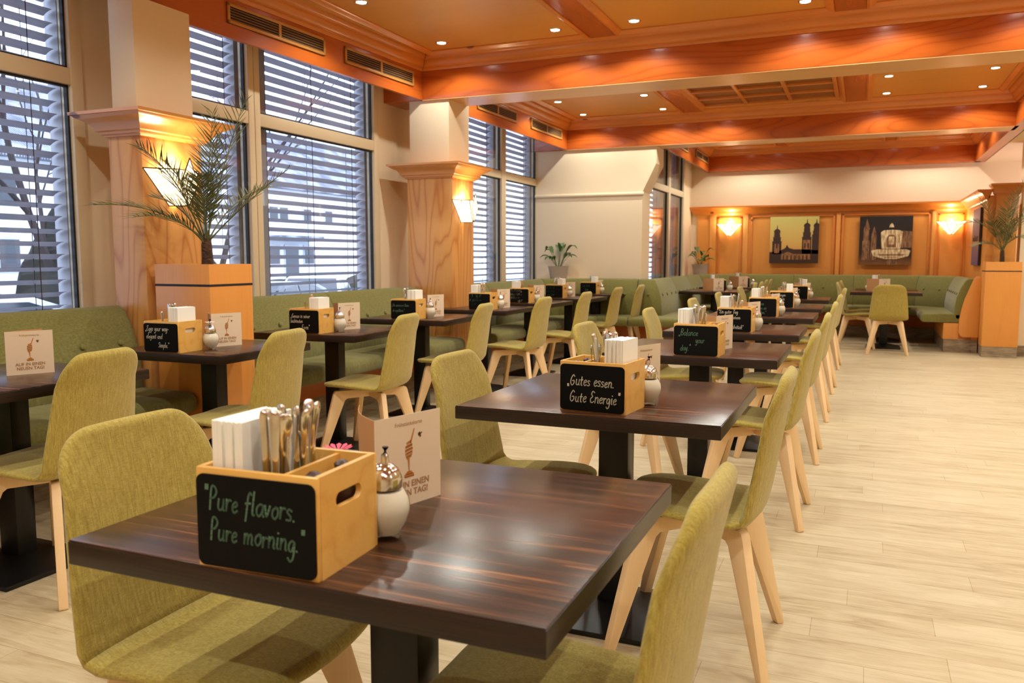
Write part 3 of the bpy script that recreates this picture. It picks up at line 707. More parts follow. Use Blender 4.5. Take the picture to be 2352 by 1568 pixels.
# chairs face local +y; rz=+90deg faces -x
rnd = random.Random(3)
j_ = lambda a=0.05: (rnd.random()-0.5)*2*a
for i, y in enumerate([1.24, 2.54, 3.98, 5.26, 6.62, 7.98, 9.72]):
    chair(-0.445, y, PI/2+j_(0.03), 'lime chair on the aisle side of '+MIDN[i])
for i, (x, y, r) in enumerate([(-1.14, 1.25, 0), (-1.06, 2.56, 0), (-1.06, 4.02, 0), (-1.05, 5.36, 0), (-1.04, 6.8, 0), (-1.03, 8.05, 0), (-1.06, 9.75, 0)]):
    chair(x, y, -PI/2+r+j_(0.03), 'lime chair on the bench side of '+MIDN[i])
for i, (x, y, r) in enumerate([(-2.74, 2.10, 0.15), (-2.67, 3.04, 0.14), (-2.71, 4.20, 0.12), (-2.77, 5.42, 0.10), (-2.72, 6.52, 0.0), (-2.72, 7.66, 0.02), (-2.78, 9.0, 0.0), (-2.76, 9.95, 0.03)]):
    chair(x, y, PI/2+r, 'lime chair drawn up to '+WINN[i])
for x, y, lb in ((-1.58, 11.38, 'lime chair at the wide corner table, aisle side, nearer one'), (-1.56, 11.9, 'lime chair at the wide corner table, aisle side, farther one'), (-1.6, 12.9, 'lime chair at the back corner table, nearer one'), (-1.58, 13.35, 'lime chair at the back corner table, farther one')):
    chair(x, y, PI/2+0.05, lb)
chair(0.29, 11.38, 0.0, 'lime chair with its back to us below the fountain picture')
chair(-0.08, 12.05, -PI/2, 'lime chair seen from the side at the table below the fountain picture')
chair(-0.06, 12.95, -PI/2, 'lime chair half hidden behind the side-on chair near the back bench')

# ------------------------------------------------------------------ handwriting (single-stroke letters)
G = {
 'a': (0.8, [[(.72, .9), (.4, 1.0), (.1, .7), (.1, .25), (.35, 0), (.62, .3), (.72, .9), (.7, .3), (.85, 0)]]),
 'b': (0.8, [[(.1, 2.0), (.1, .1), (.12, .6), (.4, 1.0), (.7, .7), (.65, .2), (.35, 0), (.1, .2)]]),
 'c': (0.7, [[(.65, .8), (.4, 1.0), (.1, .6), (.15, .15), (.4, 0), (.65, .2)]]),
 'd': (0.8, [[(.7, .8), (.4, 1.0), (.1, .6), (.15, .1), (.45, 0), (.7, .5), (.72, 2.0), (.7, .3), (.85, 0)]]),
 'e': (0.7, [[(.1, .5), (.5, .6), (.6, .85), (.4, 1.0), (.12, .7), (.12, .25), (.35, 0), (.68, .2)]]),
 'f': (0.6, [[(.65, 1.8), (.45, 2.0), (.28, 1.6), (.25, .6), (.2, -.7)], [(.02, .95), (.6, 1.0)]]),
 'g': (0.8, [[(.7, .85), (.4, 1.0), (.1, .6), (.2, .1), (.5, .1), (.7, .8), (.7, -.5), (.4, -.9), (.1, -.6)]]),
 'h': (0.8, [[(.1, 2.0), (.1, 0), (.12, .6), (.4, 1.0), (.65, .8), (.68, 0)]]),
 'i': (0.35, [[(.15, 1.0), (.15, .15), (.32, 0)], [(.15, 1.45), (.16, 1.5)]]),
 'k': (0.75, [[(.1, 2.0), (.1, 0)], [(.62, 1.0), (.12, .45), (.65, 0)]]),
 'l': (0.4, [[(.15, 2.0), (.14, .2), (.35, 0)]]),
 'm': (1.2, [[(.08, 1.0), (.1, 0), (.12, .6), (.35, 1.0), (.52, .75), (.54, 0), (.56, .6), (.8, 1.0), (1.0, .7), (1.0, .1), (1.15, 0)]]),
 'n': (0.8, [[(.08, 1.0), (.1, 0), (.12, .6), (.4, 1.0), (.62, .75), (.64, .1), (.78, 0)]]),
 'o': (0.75, [[(.4, 1.0), (.1, .7), (.1, .25), (.38, 0), (.65, .3), (.65, .75), (.4, 1.0), (.62, .95)]]),
 'p': (0.8, [[(.1, 1.0), (.1, -.9), (.1, .3), (.2, .9), (.5, 1.0), (.7, .6), (.5, .05), (.12, .15)]]),
 'q': (0.8, [[(.7, .85), (.4, 1.0), (.1, .6), (.25, .05), (.6, .2), (.7, 1.0), (.7, -.9)]]),
 'r': (0.6, [[(.08, 1.0), (.12, 0), (.14, .6), (.35, .95), (.58, .9)]]),
 's': (0.6, [[(.55, .85), (.3, 1.0), (.1, .75), (.5, .35), (.45, .05), (.08, .05)]]),
 't': (0.6, [[(.28, 1.6), (.26, .2), (.5, 0)], [(.02, 1.0), (.55, 1.05)]]),
 'u': (0.8, [[(.08, 1.0), (.1, .25), (.35, 0), (.62, .3), (.66, 1.0), (.66, .15), (.8, 0)]]),
 'v': (0.7, [[(.05, 1.0), (.32, 0), (.62, 1.0)]]),
 'w': (1.0, [[(.05, 1.0), (.25, 0), (.48, .8), (.7, 0), (.95, 1.0)]]),
 'y': (0.8, [[(.08, 1.0), (.15, .3), (.4, .15), (.64, 1.0), (.6, -.4), (.3, -.9), (.08, -.6)]]),
 'B': (1.0, [[(.12, 0), (.14, 2.0), (.6, 1.95), (.75, 1.5), (.2, 1.05), (.8, .8), (.8, .2), (.12, 0)]]),
 'C': (1.0, [[(.85, 1.7), (.5, 2.0), (.1, 1.3), (.15, .4), (.5, 0), (.9, .3)]]),
 'E': (0.95, [[(.8, 1.8), (.4, 2.0), (.2, 1.5), (.5, 1.1), (.15, .7), (.2, .15), (.5, 0), (.85, .25)]]),
 'F': (0.9, [[(.2, 0), (.25, 2.0), (.9, 1.95)], [(.2, 1.05), (.7, 1.1)]]),
 'G': (1.1, [[(.85, 1.7), (.5, 2.0), (.1, 1.2), (.15, .35), (.5, 0), (.85, .4), (.8, .9), (.45, .85)]]),
 'L': (0.9, [[(.3, 2.0), (.15, .1), (.8, 0)]]),
 'M': (1.3, [[(.1, 0), (.2, 2.0), (.6, .6), (1.0, 2.0), (1.15, 0)]]),
 'N': (1.1, [[(.1, 0), (.15, 2.0), (.9, 0), (.95, 2.0)]]),
 'O': (1.1, [[(.55, 2.0), (.1, 1.4), (.15, .4), (.55, 0), (.95, .5), (.95, 1.5), (.55, 2.0)]]),
 'P': (0.95, [[(.25, -.1), (.2, 1.9), (.55, 2.05), (.85, 1.6), (.6, 1.05), (.22, 1.0)]]),
 'R': (1.0, [[(.15, 0), (.15, 1.95), (.6, 2.0), (.8, 1.5), (.2, 1.0), (.85, 0)]]),
 'S': (0.9, [[(.8, 1.7), (.45, 2.0), (.15, 1.5), (.75, .8), (.6, .1), (.1, .15)]]),
 'T': (1.0, [[(.05, 2.0), (1.0, 2.0)], [(.5, 2.0), (.45, 0)]]),
 'U': (1.0, [[(.1, 2.0), (.12, .4), (.45, 0), (.8, .4), (.85, 2.0)]]),
 'W': (1.4, [[(.05, 2.0), (.35, 0), (.65, 1.6), (.95, 0), (1.3, 2.0)]]),
 '.': (0.3, [[(.1, .02), (.16, .05)]]), ',': (0.3, [[(.15, .1), (.08, -.3)]]), '-': (0.6, [[(.08, .6), (.5, .6)]]), '!': (0.3, [[(.15, 2.0), (.13, .5)], [(.13, .02), (.15, .05)]]),
 '"': (0.5, [[(.1, 2.1), (.14, 1.7)], [(.32, 2.1), (.34, 1.7)]]), '_': (0.5, [[(.1, .1), (.18, -.3)], [(.3, .1), (.38, -.3)]]), ' ': (0.55, []),
}
def cr(pts, n=4):
    if len(pts) < 3: return pts
    P = [pts[0]]+list(pts)+[pts[-1]]; out = []
    for i in range(1, len(P)-2):
        p0, p1, p2, p3 = P[i-1:i+3]
        for k in range(n):
            t = k/n
            out.append(tuple(0.5*((2*p1[j])+(-p0[j]+p2[j])*t+(2*p0[j]-5*p1[j]+4*p2[j]-p3[j])*t*t+(-p0[j]+3*p1[j]-3*p2[j]+p3[j])*t**3) for j in range(len(p1))))
    out.append(P[-2]); return out
def handwriting(lines, bw, bh, th, rise=0.0, seed=1):
    """lines: (text, indent 0..1, cap height, y from top 0..1); returns MB lying in the x-z plane, facing -y"""
    r = random.Random(seed); mb = MB()
    for text, ind, u, yt in lines:
        u = u/2.0; x = -bw/2+ind*bw; y0 = bh*(1-yt)
        sub = text
        for chs in sub:
            um = False
            base = {'\u00e4': 'a', '\u00f6': 'o', '\u00fc': 'u'}.get(chs)
            if base: um = True; chs = base
            wd, st = G.get(chs, G[' ']); st = [list(s) for s in st]
            if um: st += [[(.2, 1.4), (.22, 1.48)], [(.5, 1.4), (.52, 1.48)]]
            jy = r.uniform(-.06, .06); sc_ = r.uniform(.94, 1.06)
            for s in st:
                q = cr(s, 4); q = [(x+(px+0.16*py)*u*0.92*sc_, y0+(py*sc_+jy)*u+rise*(x+bw/2)) for px, py in q]
                for (ax, az), (bx, bz) in zip(q, q[1:]):
                    d = Vector((bx-ax, bz-az))
                    if d.length < 1e-6: continue
                    d.normalize(); nx, nz = -d.y*th/2, d.x*th/2; ex, ez = d.x*th*0.3, d.y*th*0.3
                    mb.add([(ax-ex+nx, 0, az-ez+nz), (ax-ex-nx, 0, az-ez-nz), (bx+ex-nx, 0, bz+ez-nz), (bx+ex+nx, 0, bz+ez+nz)], [(0, 1, 2, 3)])
            x += (wd+0.12)*u*0.92
    return mb
def rrect(w_, h_, r, n=5, cx=0, cz=0):
    out = []
    for sx, sz, a0 in ((1, 1, 0), (-1, 1, PI/2), (-1, -1, PI), (1, -1, 3*PI/2)):
        for k in range(n+1):
            a = a0+PI/2*k/n; out.append((cx+sx*(w_/2-r)+r*math.cos(a), cz+sz*(h_/2-r)+r*math.sin(a)))
    return out
# ------------------------------------------------------------------ condiment boxes
BW, BD, BH = 0.205, 0.165, 0.148
def caddy_meshes():
    D = {}; t_ = 0.009
    D['front_panel'] = MB().box(-BW/2, BW/2, 0, t_, 0, BH).mesh('front_panel', M_BOXWOOD, 0.0015)
    D['back_panel'] = MB().box(-BW/2, BW/2, BD-t_, BD, 0, BH).mesh('back_panel', M_BOXWOOD, 0.0015)
    D['bottom'] = MB().box(-BW/2+t_, BW/2-t_, t_, BD-t_, 0.0, 0.006).mesh('bottom', M_BOXWOOD)
    def side(x0, x1):
        n = 40; hole = rrect(0.07, 0.022, 0.0109, 9, BD/2, BH*0.70); n = len(hole); ou = []
        for (y, z) in hole:
            dy, dz = y-BD/2, z-BH*0.70
            # push out to the panel rectangle
            k = min(abs(((BD/2-t_) if dy > 0 else -(BD/2-t_))/dy) if abs(dy) > 1e-9 else 1e9, abs(((BH-BH*0.70) if dz > 0 else -BH*0.70)/dz) if abs(dz) > 1e-9 else 1e9)
            ou.append((BD/2+dy*k, BH*0.70+dz*k))
        # keep the rectangle's own corners
        for cyy, czz in ((t_, 0), (BD-t_, 0), (t_, BH), (BD-t_, BH)):
            j = min(range(n), key=lambda q: math.dist(ou[q], (cyy, czz))); ou[j] = (cyy, czz)
        mb = MB(); v = [(x0, *p) for p in ou]+[(x0, *p) for p in hole]+[(x1, *p) for p in ou]+[(x1, *p) for p in hole]
        f = []
        for i in range(n):
            j = (i+1) % n; f += [(i, j, n+j, n+i), (2*n+i, 3*n+i, 3*n+j, 2*n+j), (i, 2*n+i, 2*n+j, j), (n+i, n+j, 3*n+j, 3*n+i)]
        mb.add(v, f); return mb.mesh('side_panel', M_BOXWOOD)
    D['side_panel_a'] = side(-BW/2, -BW/2+t_); D['side_panel_b'] = side(BW/2-t_, BW/2)
    D['divider'] = MB().box(0.035, 0.042, t_, BD-t_, 0.006, BH-0.004).mesh('divider', M_BOXWOOD)
    D['chalkboard'] = MB().prism(rrect(BW-0.004, BH-0.012, 0.012, 5, 0, BH/2-0.003), lambda p, u: (p[0], u, p[1]), -0.003, 0.0).mesh('chalkboard', M_BOARD)
    return D
CM = caddy_meshes()
def child(name, me, parent, loc=(0, 0, 0), rot=(0, 0, 0)):
    o = bpy.data.objects.new(name, me); C.objects.link(o); o.parent = parent; o.location = loc; o.rotation_euler = rot; return o
def caddy(x, y, rz, label, lines, chalk, seed, mirror=False, z=0.7505, th=0.0030, rise=0.0):
    t = thing('condiment_box', label, 'box', (x, y, z), rz, 'wooden table boxes')
    for k in ('front_panel', 'back_panel', 'bottom', 'divider'): child(k, CM[k], t, (-0.077 if k == 'divider' and mirror else 0, 0, 0))
    child('side_panel', CM['side_panel_a'], t); child('side_panel', CM['side_panel_b'], t)
    cb = child('chalkboard', CM['chalkboard'], t)
    if lines: handwriting(lines, BW-0.01, BH, th, rise, seed).build('chalk_writing', chalk, cb, smooth=0, loc=(0, -0.0034, 0))
    return t
# napkins, cutlery, mills
NAPM = []
for k in range(3):
    mb = MB(); r = random.Random(k); n = 6
    for i in range(2):
        a = i*0.0030; q_ = r.uniform(0, .0012)
        mb.hexa([(a, 0, 0), (a+0.0028, 0, 0), (a, 0.12, 0), (a+0.0028, 0.12, 0), (a-q_, 0, 0.155+r.uniform(-.002, .002)), (a+0.0031, 0, 0.155), (a-q_, 0.12, 0.155+r.uniform(-.002, .002)), (a+0.0031, 0.12, 0.155)])
    NAPM.append(mb.mesh('napkin', M_NAP, smooth=0))
def knife():
    return MB().tube([(0, 0, 0), (0, 0, 0.03), (0, 0, 0.09), (0, 0, 0.105), (0, 0, 0.12), (0, 0, 0.17), (0, 0, 0.195), (0, 0, 0.203), (0, 0, 0.206)], [0.003, 0.010, 0.0105, 0.007, 0.0065, 0.010, 0.0115, 0.0095, 0.003], 8, 0.42).mesh('table_knife', M_STEEL)
def fork():
    mb = MB().tube([(0, 0, 0.05), (0, 0, 0.07), (0, 0, 0.09), (0, 0, 0.13), (0, 0, 0.17), (0, 0, 0.192), (0, 0, 0.2), (0, 0, 0.203)], [0.011, 0.010, 0.0045, 0.005, 0.0095, 0.012, 0.0095, 0.003], 8, 0.36)
    for i in range(4): mb.tube([(-0.009+i*0.006, 0, 0.055), (-0.009+i*0.006, 0, 0.0)], [0.0018, 0.0012], 4, 0.6)
    return mb.mesh('table_fork', M_STEEL)
def spoon():
    return MB().tube([(0, 0.002, 0), (0, 0.004, 0.006), (0, 0.006, 0.02), (0, 0.004, 0.035), (0, 0, 0.045), (0, 0, 0.06), (0, 0, 0.1), (0, 0, 0.128), (0, 0, 0.135), (0, 0, 0.138)], [0.002, 0.01, 0.0145, 0.011, 0.004, 0.0032, 0.005, 0.0082, 0.006, 0.0018], 8, 0.36).mesh('teaspoon', M_STEEL)
CUT = {'table_knife': knife(), 'table_fork': fork(), 'teaspoon': spoon()}
def mill_mesh():
    return MB().lathe([(0.001, 0), (0.02, 0), (0.021, 0.01), (0.017, 0.03), (0.019, 0.06), (0.021, 0.085), (0.018, 0.1), (0.008, 0.104), (0.006, 0.112), (0.011, 0.118), (0.012, 0.126), (0.006, 0.131), (0.001, 0.132)], seg=16)
MILL_BODY = mill_mesh().mesh('mill_body', M_DARKWOOD)
def fill_box(t, n_nap, cut, where, seed, mirror=False, mills=True):
    """what stands in a box: napkins on one side, cutlery in the middle, mills beyond the divider"""
    r = random.Random(seed); Mw = Matrix.Translation(t.location) @ Matrix.Rotation(t.rotation_euler.z, 4, 'Z')
    sx = -1 if mirror else 1
    def place(name, me, lx, ly, lz, rot, label, cat, group):
        o = bpy.data.objects.new(name, me); C.objects.link(o)
        o.matrix_world = Mw @ Matrix.Translation((lx*sx, ly, lz)) @ rot
        tag(o, label, cat, group); return o
    for i in range(n_nap):
        lx = -0.088+i*0.0062
        place('napkin', NAPM[i % 3], lx if not mirror else lx+0.006, 0.02+r.uniform(-.004, .004), 0.0075+(0.05), Matrix.Rotation(r.uniform(-.008, .008), 4, 'Z') @ Matrix.Rotation(r.uniform(-.006, .01)*sx, 4, 'Y'), 'folded white napkin in the box on '+where, 'napkin', 'napkins in the box on '+where)
    for i, kind in enumerate(cut):
        lx = -0.088+n_nap*0.0062+0.018+(0.1-n_nap*0.0062)*((i % 3)+0.2)/3.0; ly = 0.03+0.115*(i//3+0.4)/max(1, math.ceil(len(cut)/3))
        up = 0.026 if kind != 'teaspoon' else 0.056
        rot = Matrix.Rotation(r.uniform(-.10, .16), 4, 'Y') @ Matrix.Rotation(r.uniform(-.10, .12), 4, 'X') @ Matrix.Rotation(r.uniform(0, 3), 4, 'Z')
        nm = kind.replace('_', ' ')
        if not mills: lx = -0.088+n_nap*0.0062+0.016+0.05*((i % 3)+0.3)/3.0
        place(kind, CUT[kind], min(lx, 0.026 if mills else 0.08), ly, up, rot, 'steel %s in the box on %s' % (nm, where), nm, '%s in the box on %s' % (nm.replace('knife', 'knive')+'s', where))
    if mills:
        for i in range(2):
            place('pepper_mill', MILL_BODY, 0.068, 0.045+i*0.075, 0.013, Matrix.Identity(4), 'dark mill, %s one, in the box on %s' % ('front' if i == 0 else 'back', where), 'mill', 'mills in the table boxes')
# sugar shakers
def shaker(x, y, label, first=[None]):
    if first[0] is None:
        t = thing('sugar_shaker', label, 'sugar shaker', (x, y, 0.7505), 0, 'glass sugar shakers'); t.scale = (1.1, 1.1, 1.1)
        MB().lathe([(0.001, 0.001), (0.02, 0), (0.0225, 0.004), (0.022, 0.01), (0.03, 0.022), (0.0355, 0.038), (0.0365, 0.046), (0.0345, 0.06), (0.028, 0.072), (0.0225, 0.078), (0.0225, 0.084)], seg=28).build('glass_jar', M_GLASS, t)
        MB().lathe([(0.001, 0.006), (0.019, 0.007), (0.0285, 0.0225), (0.0340, 0.038), (0.0350, 0.046), (0.0330, 0.059), (0.0265, 0.0705), (0.001, 0.0715)], seg=28).build('sugar', M_SUGAR, t)
        cap = MB().lathe([(0.0245, 0.075), (0.025, 0.088), (0.024, 0.092), (0.02, 0.102), (0.012, 0.109), (0.006, 0.111), (0.001, 0.1112)], seg=24).build('cap', M_CHROME, t)
        MB().tube([(0, 0, 0.108), (0.0, 0.0, 0.122), (0.001, 0.0, 0.134)], [0.0062, 0.0055, 0.005], 10).build('spout', M_CHROME, cap)
        MB().lathe([(0.001, 0.0), (0.0045, 0.0), (0.0045, 0.001), (0.001, 0.001)], (0.001, 0, 0.1342), seg=10).build('spout_opening', M_BLACK, cap)
        first[0] = t; return t
    return dup(first[0], (x, y, 0.7505), 0, label)
# menu cards
def text_mb(body, size, bold=0.0):
    cu = bpy.data.curves.new('txt', 'FONT'); cu.body = body; cu.size = size; cu.align_x = 'CENTER'; cu.offset = bold; cu.resolution_u = 3
    o = bpy.data.objects.new('txt', cu); C.objects.link(o)
    me = bpy.data.meshes.new_from_object(o.evaluated_get(bpy.context.evaluated_depsgraph_get()))
    mb = MB(); mb.add([(v.co.x, 0, v.co.y) for v in me.vertices], [tuple(p.vertices) for p in me.polygons])
    bpy.data.objects.remove(o); bpy.data.curves.remove(cu); bpy.data.meshes.remove(me); return mb
def menu_meshes():
    D = {}; S = 0.165; H = 0.168
    # front leaf: spine at origin, running along +x, facing -y ; slightly bowed
    def leaf(L_, bow, name, m, sgn=1):
        mb = MB(); n = 8
        for i in range(n+1):
            x = L_*i/n; y = bow*math.sin(PI*i/n)
            mb.v += [(x, y, 0), (x, y, H), (x, y+0.0009, 0), (x, y+0.0009, H)]
        for i in range(n):
            a = 4*i; b = a+4
            mb.f += [(a, b, b+1, a+1), (a+2, a+3, b+3, b+2), (a+1, b+1, b+3, a+3), (a, a+2, b+2, b)]
        mb.f += [(0, 1, 3, 2), (4*n, 4*n+2, 4*n+3, 4*n+1)]
        return mb.mesh(name, m)
    D['front_leaf'] = leaf(S, 0.0, 'front_leaf', M_CARD); D['back_leaf'] = leaf(S, 0.012, 'back_leaf', M_CARDB)
    a = text_mb('AUF IN EINEN', 0.0165, 0.00035); a.v = [(x+S/2, -0.0006, z+0.034) for x, _, z in a.v]
    b = text_mb('NEUEN TAG!', 0.0165, 0.00035); b.v = [(x+S/2, -0.0006, z+0.018) for x, _, z in b.v]; a.add(b.v, b.f)
    c = text_mb('Fr\u00fchst\u00fcckskarte', 0.0105); c.v = [(x+S/2, -0.0006, z+0.148) for x, _, z in c.v]; a.add(c.v, c.f)
    D['lettering'] = a.mesh('lettering', M_INK, smooth=0)
    # honey dipper: handle, ribbed head, thread of honey, pool, bee
    d = MB(); cx_ = S/2
    def quad(x0, z0, x1, z1, w0, w1, mb=d, y=-0.0006):
        z0 += 0.006; z1 += 0.006; v = Vector((x1-x0, z1-z0)).normalized(); nx, nz = -v.y, v.x
        mb.add([(cx_+x0+nx*w0, y, z0+nz*w0), (cx_+x0-nx*w0, y, z0-nz*w0), (cx_+x1-nx*w1, y, z1-nz*w1), (cx_+x1+nx*w1, y, z1+nz*w1)], [(0, 1, 2, 3)])
    quad(0.014, 0.134, 0.004, 0.108, 0.0012, 0.0018)
    for k in range(5):
        zz = 0.110-k*0.0066; q_ = (0.0055, 0.0085, 0.0095, 0.0085, 0.006)[k]; quad(-q_, zz-0.0018, q_, zz+0.0018, 0.0024, 0.0024)
    quad(-0.001, 0.081, 0.0, 0.056, 0.0022, 0.0008)
    for k in range(3): quad(-0.012+k*0.003, 0.050+k*0.003, 0.012-k*0.003, 0.050+k*0.003, 0.0022-k*0.0004, 0.0022-k*0.0004)
    D['illustration'] = d.mesh('illustration', M_HONEY, smooth=0)
    e = MB()
    for k in range(4):
        zz = 0.106-k*0.0062; quad(-0.008, zz-0.003, 0.008, zz, 0.0007, 0.0007, e, -0.0009)
    quad(0.026, 0.125, 0.030, 0.116, 0.0028, 0.0020, e); quad(0.024, 0.120, 0.034, 0.124, 0.0016, 0.0012, e)
    quad(-0.012, 0.047, 0.012, 0.047, 0.0006, 0.0006, e, -0.0009)
    D['illustration_shading'] = e.mesh('illustration_shading', M_HONEYD, smooth=0)
    bk = MB()
    for k in range(4):
        for j in range(2): bk.box(0.03+j*0.05, 0.03+j*0.05+0.03-0.006*(k % 2), -0.0005+0.011*math.sin(PI*(0.045+j*0.05)/S)-0.0009, 0.011*math.sin(PI*(0.045+j*0.05)/S)-0.001, 0.03+k*0.014, 0.036+k*0.014)
    D['back_lettering'] = bk.mesh('back_lettering', M_CARD, smooth=0)
    return D
MM = menu_meshes()
def menu(x, y, a1, a2, label, z=0.7505):
    t = thing('menu_card', label, 'menu', (x, y, z), 0, 'standing menu cards')
    f = child('front_leaf', MM['front_leaf'], t, (0, 0, 0), (0, 0, a1))
    for k in ('lettering', 'illustration', 'illustration_shading'): child(k, MM[k], f)
    b = child('back_leaf', MM['back_leaf'], t, (0, 0, 0), (0, 0, a2)); child('back_lettering', MM['back_lettering'], b, (0, -0.0003, 0))
    return t
W_, Gn = M_CHALKW, M_CHALKG
H1 = 0.034
# (front-right corner x, y, rz, writing, chalk, label, cutlery, napkins, mirror)
K, Fk, S_ = 'table_knife', 'table_fork', 'teaspoon'
BOX = [
 (-0.68, 0.915, 0.05, [('"Pure flavors.', 0.04, 0.033, 0.40), ('Pure morning."', 0.09, 0.031, 0.70)], Gn, 'large-looking wooden box with green chalk writing Pure flavors Pure morning', [K, K, S_, Fk, K, S_, K, Fk, S_, K, Fk, K], 9, False, MIDN[0]),
 (-0.615, 2.27, -0.10, [('_Gutes essen.', 0.10, 0.032, 0.47), ('Gute Energie"', 0.14, 0.032, 0.80)], W_, 'wooden box with white chalk writing Gutes essen Gute Energie', [K, Fk, S_, K, Fk, S_, K, K], 9, True, MIDN[1]),
 (-0.598, 3.79, -0.04, [('_Balance', 0.10, 0.029, 0.36), ('your', 0.50, 0.026, 0.58), ('day."', 0.14, 0.027, 0.83)], Gn, 'wooden box with green chalk writing Balance your day', [K, Fk, K, S_, Fk, S_, K], 8, False, MIDN[2]),
 (-0.617, 5.13, -0.03, [('"Ein guter Tag', 0.02, 0.022, 0.24), ('beginnt mit einem', 0.02, 0.0205, 0.46), ('sch\u00f6nen', 0.05, 0.02, 0.66), ('Fr\u00fchst\u00fcck"', 0.36, 0.022, 0.86)], W_, 'wooden box with four lines of white chalk ending in Frühstück', [K, Fk, S_, K, Fk], 8, False, MIDN[3]),
 (-0.605, 6.55, -0.02, [('Genie\u00dfen'.replace('\u00df', 's'), 0.15, 0.025, 0.4), ('Essen en', 0.25, 0.025, 0.62), ('leben."', 0.35, 0.024, 0.85)], Gn, 'wooden box with faint green chalk, fifth in the middle row', [K, Fk, S_, K], 8, False, MIDN[4]),
 (-0.58, 7.82, 0.02, [('Guten Morgen.', 0.05, 0.024, 0.3), ('und heute', 0.2, 0.024, 0.55), ('froh erwachen"', 0.02, 0.022, 0.82)], W_, 'wooden box with white chalk writing ending in Morgen', [K, Fk, S_, K], 8, True, MIDN[5]),
 (-0.56, 9.5, 0.02, [('gute Noten', 0.15, 0.022, 0.35), ('lebens."', 0.3, 0.022, 0.6)], W_, 'small-looking wooden box on the last middle-row table', [K, Fk, S_], 7, True, MIDN[6]),
 (-2.965, 2.955, 0.05, [('_Eggs your way-', 0.04, 0.024, 0.30), ('elegant and', 0.06, 0.023, 0.55), ('Simple."', 0.42, 0.023, 0.83)], W_, 'wooden box with white chalk writing Eggs your way elegant and Simple', [K, Fk, S_, K, S_], 10, True, WINN[1]),
 (-2.95, 4.03, 0.06, [('_Genuss in seiner', 0.04, 0.022, 0.36), ('leichtesten', 0.03, 0.022, 0.56), ('Form"', 0.42, 0.026, 0.82)], W_, 'wooden box with white chalk writing Genuss in seiner leichtesten Form', [K, Fk, S_, K, S_, K], 10, True, WINN[2]),
 (-2.99, 5.25, 0.05, [('_Un amanecer lleno', 0.03, 0.020, 0.36), ('de equilibrio."', 0.05, 0.020, 0.62)], Gn, 'wooden box with two lines of green chalk in Spanish', [K, Fk, S_, K, S_], 10, True, WINN[3]),
 (-2.955, 6.47, 0.0, [('"Breakfast"', 0.12, 0.022, 0.27), ('the first step to', 0.03, 0.019, 0.50), ('a great', 0.05, 0.019, 0.70), ('day"', 0.6, 0.022, 0.93)], Gn, 'wooden box with green chalk writing Breakfast the first step', [K, Fk, S_, S_, K], 8, False, WINN[4]),
 (-3.06, 7.62, 0.0, [('"Good morning,', 0.04, 0.022, 0.24), ('Let your day be as', 0.03, 0.018, 0.47), ('fresh as our', 0.06, 0.021, 0.70), ('coffee"', 0.4, 0.021, 0.92)], W_, 'wooden box with white chalk writing Good morning Let your day', [K, Fk, S_, K], 8, False, WINN[5]),
 (-3.10, 8.74, 0.0, [('Geschmack', 0.1, 0.021, 0.30), ('Ruhe und ein', 0.06, 0.020, 0.56), ('guter Start!', 0.06, 0.020, 0.83)], Gn, 'wooden box with green chalk writing Geschmack Ruhe', [K, Fk, S_, K, K], 9, True, WINN[6]),
 (-3.05, 9.83, 0.0, [('Calm, fresh', 0.1, 0.024, 0.38), ('NOW', 0.3, 0.022, 0.72)], Gn, 'wooden box with green chalk writing Calm fresh NOW', [K, Fk, S_], 9, True, WINN[7]),
]
for i, (x, y, rz, lines, chalk, lb, cut, nn, mir, where) in enumerate(BOX):
    ca, sa = math.cos(rz), math.sin(rz)
    t = caddy(x-BW/2*ca, y-BW/2*sa, rz, lb, lines, chalk, i+1, mir, th=0.0030 if i < 4 else 0.0027, rise=-0.02 if i == 0 else 0.0)
    fill_box(t, nn, cut, where, 11+i, mir, mills=not (mir and i > 1))
    sx_, sy_ = x+0.008, y+0.20
    if i == 0: sx_, sy_ = -0.697, 1.118
    if i == 1: sx_, sy_ = -0.60, y+0.215
    if i not in (2,): shaker(sx_, sy_, 'glass sugar shaker with chrome cap on '+where)
    mx, my = x-0.075, y+0.275
    if i == 0: menu(-0.772, 1.205, 1.30, 2.30, 'menu card standing open behind the Pure flavors box')
    elif i == 4: menu(-0.66, 6.72, 1.30, 2.4, 'menu card at the open side of '+where)
    else: menu(mx+0.02, my, 1.22, 2.35, 'menu card standing open on '+where)
menu(-3.0, 2.125, 1.14, 1.62, 'menu card on the first window table, honey dipper fully visible')
# far boxes partly behind menus
for x, y, w2 in ((-1.85, 11.62, 'the wide corner table'), (-1.72, 13.1, 'the back corner table'), (0.22, 12.25, 'the table below the fountain picture')):
    t = caddy(x, y, 0.3, 'wooden box behind a menu card on '+w2, None, None, 1); fill_box(t, 6, [K, Fk, S_], w2, 5, False, mills=False)
    menu(x-0.04, y-0.16, 0.75 if x < 0 else 0.6, 2.75, 'menu card in front of the box on '+w2)
    shaker(x+0.16 if x < -1.8 or x < 0 else x-0.17, y-0.03, 'glass sugar shaker with chrome cap on '+w2)
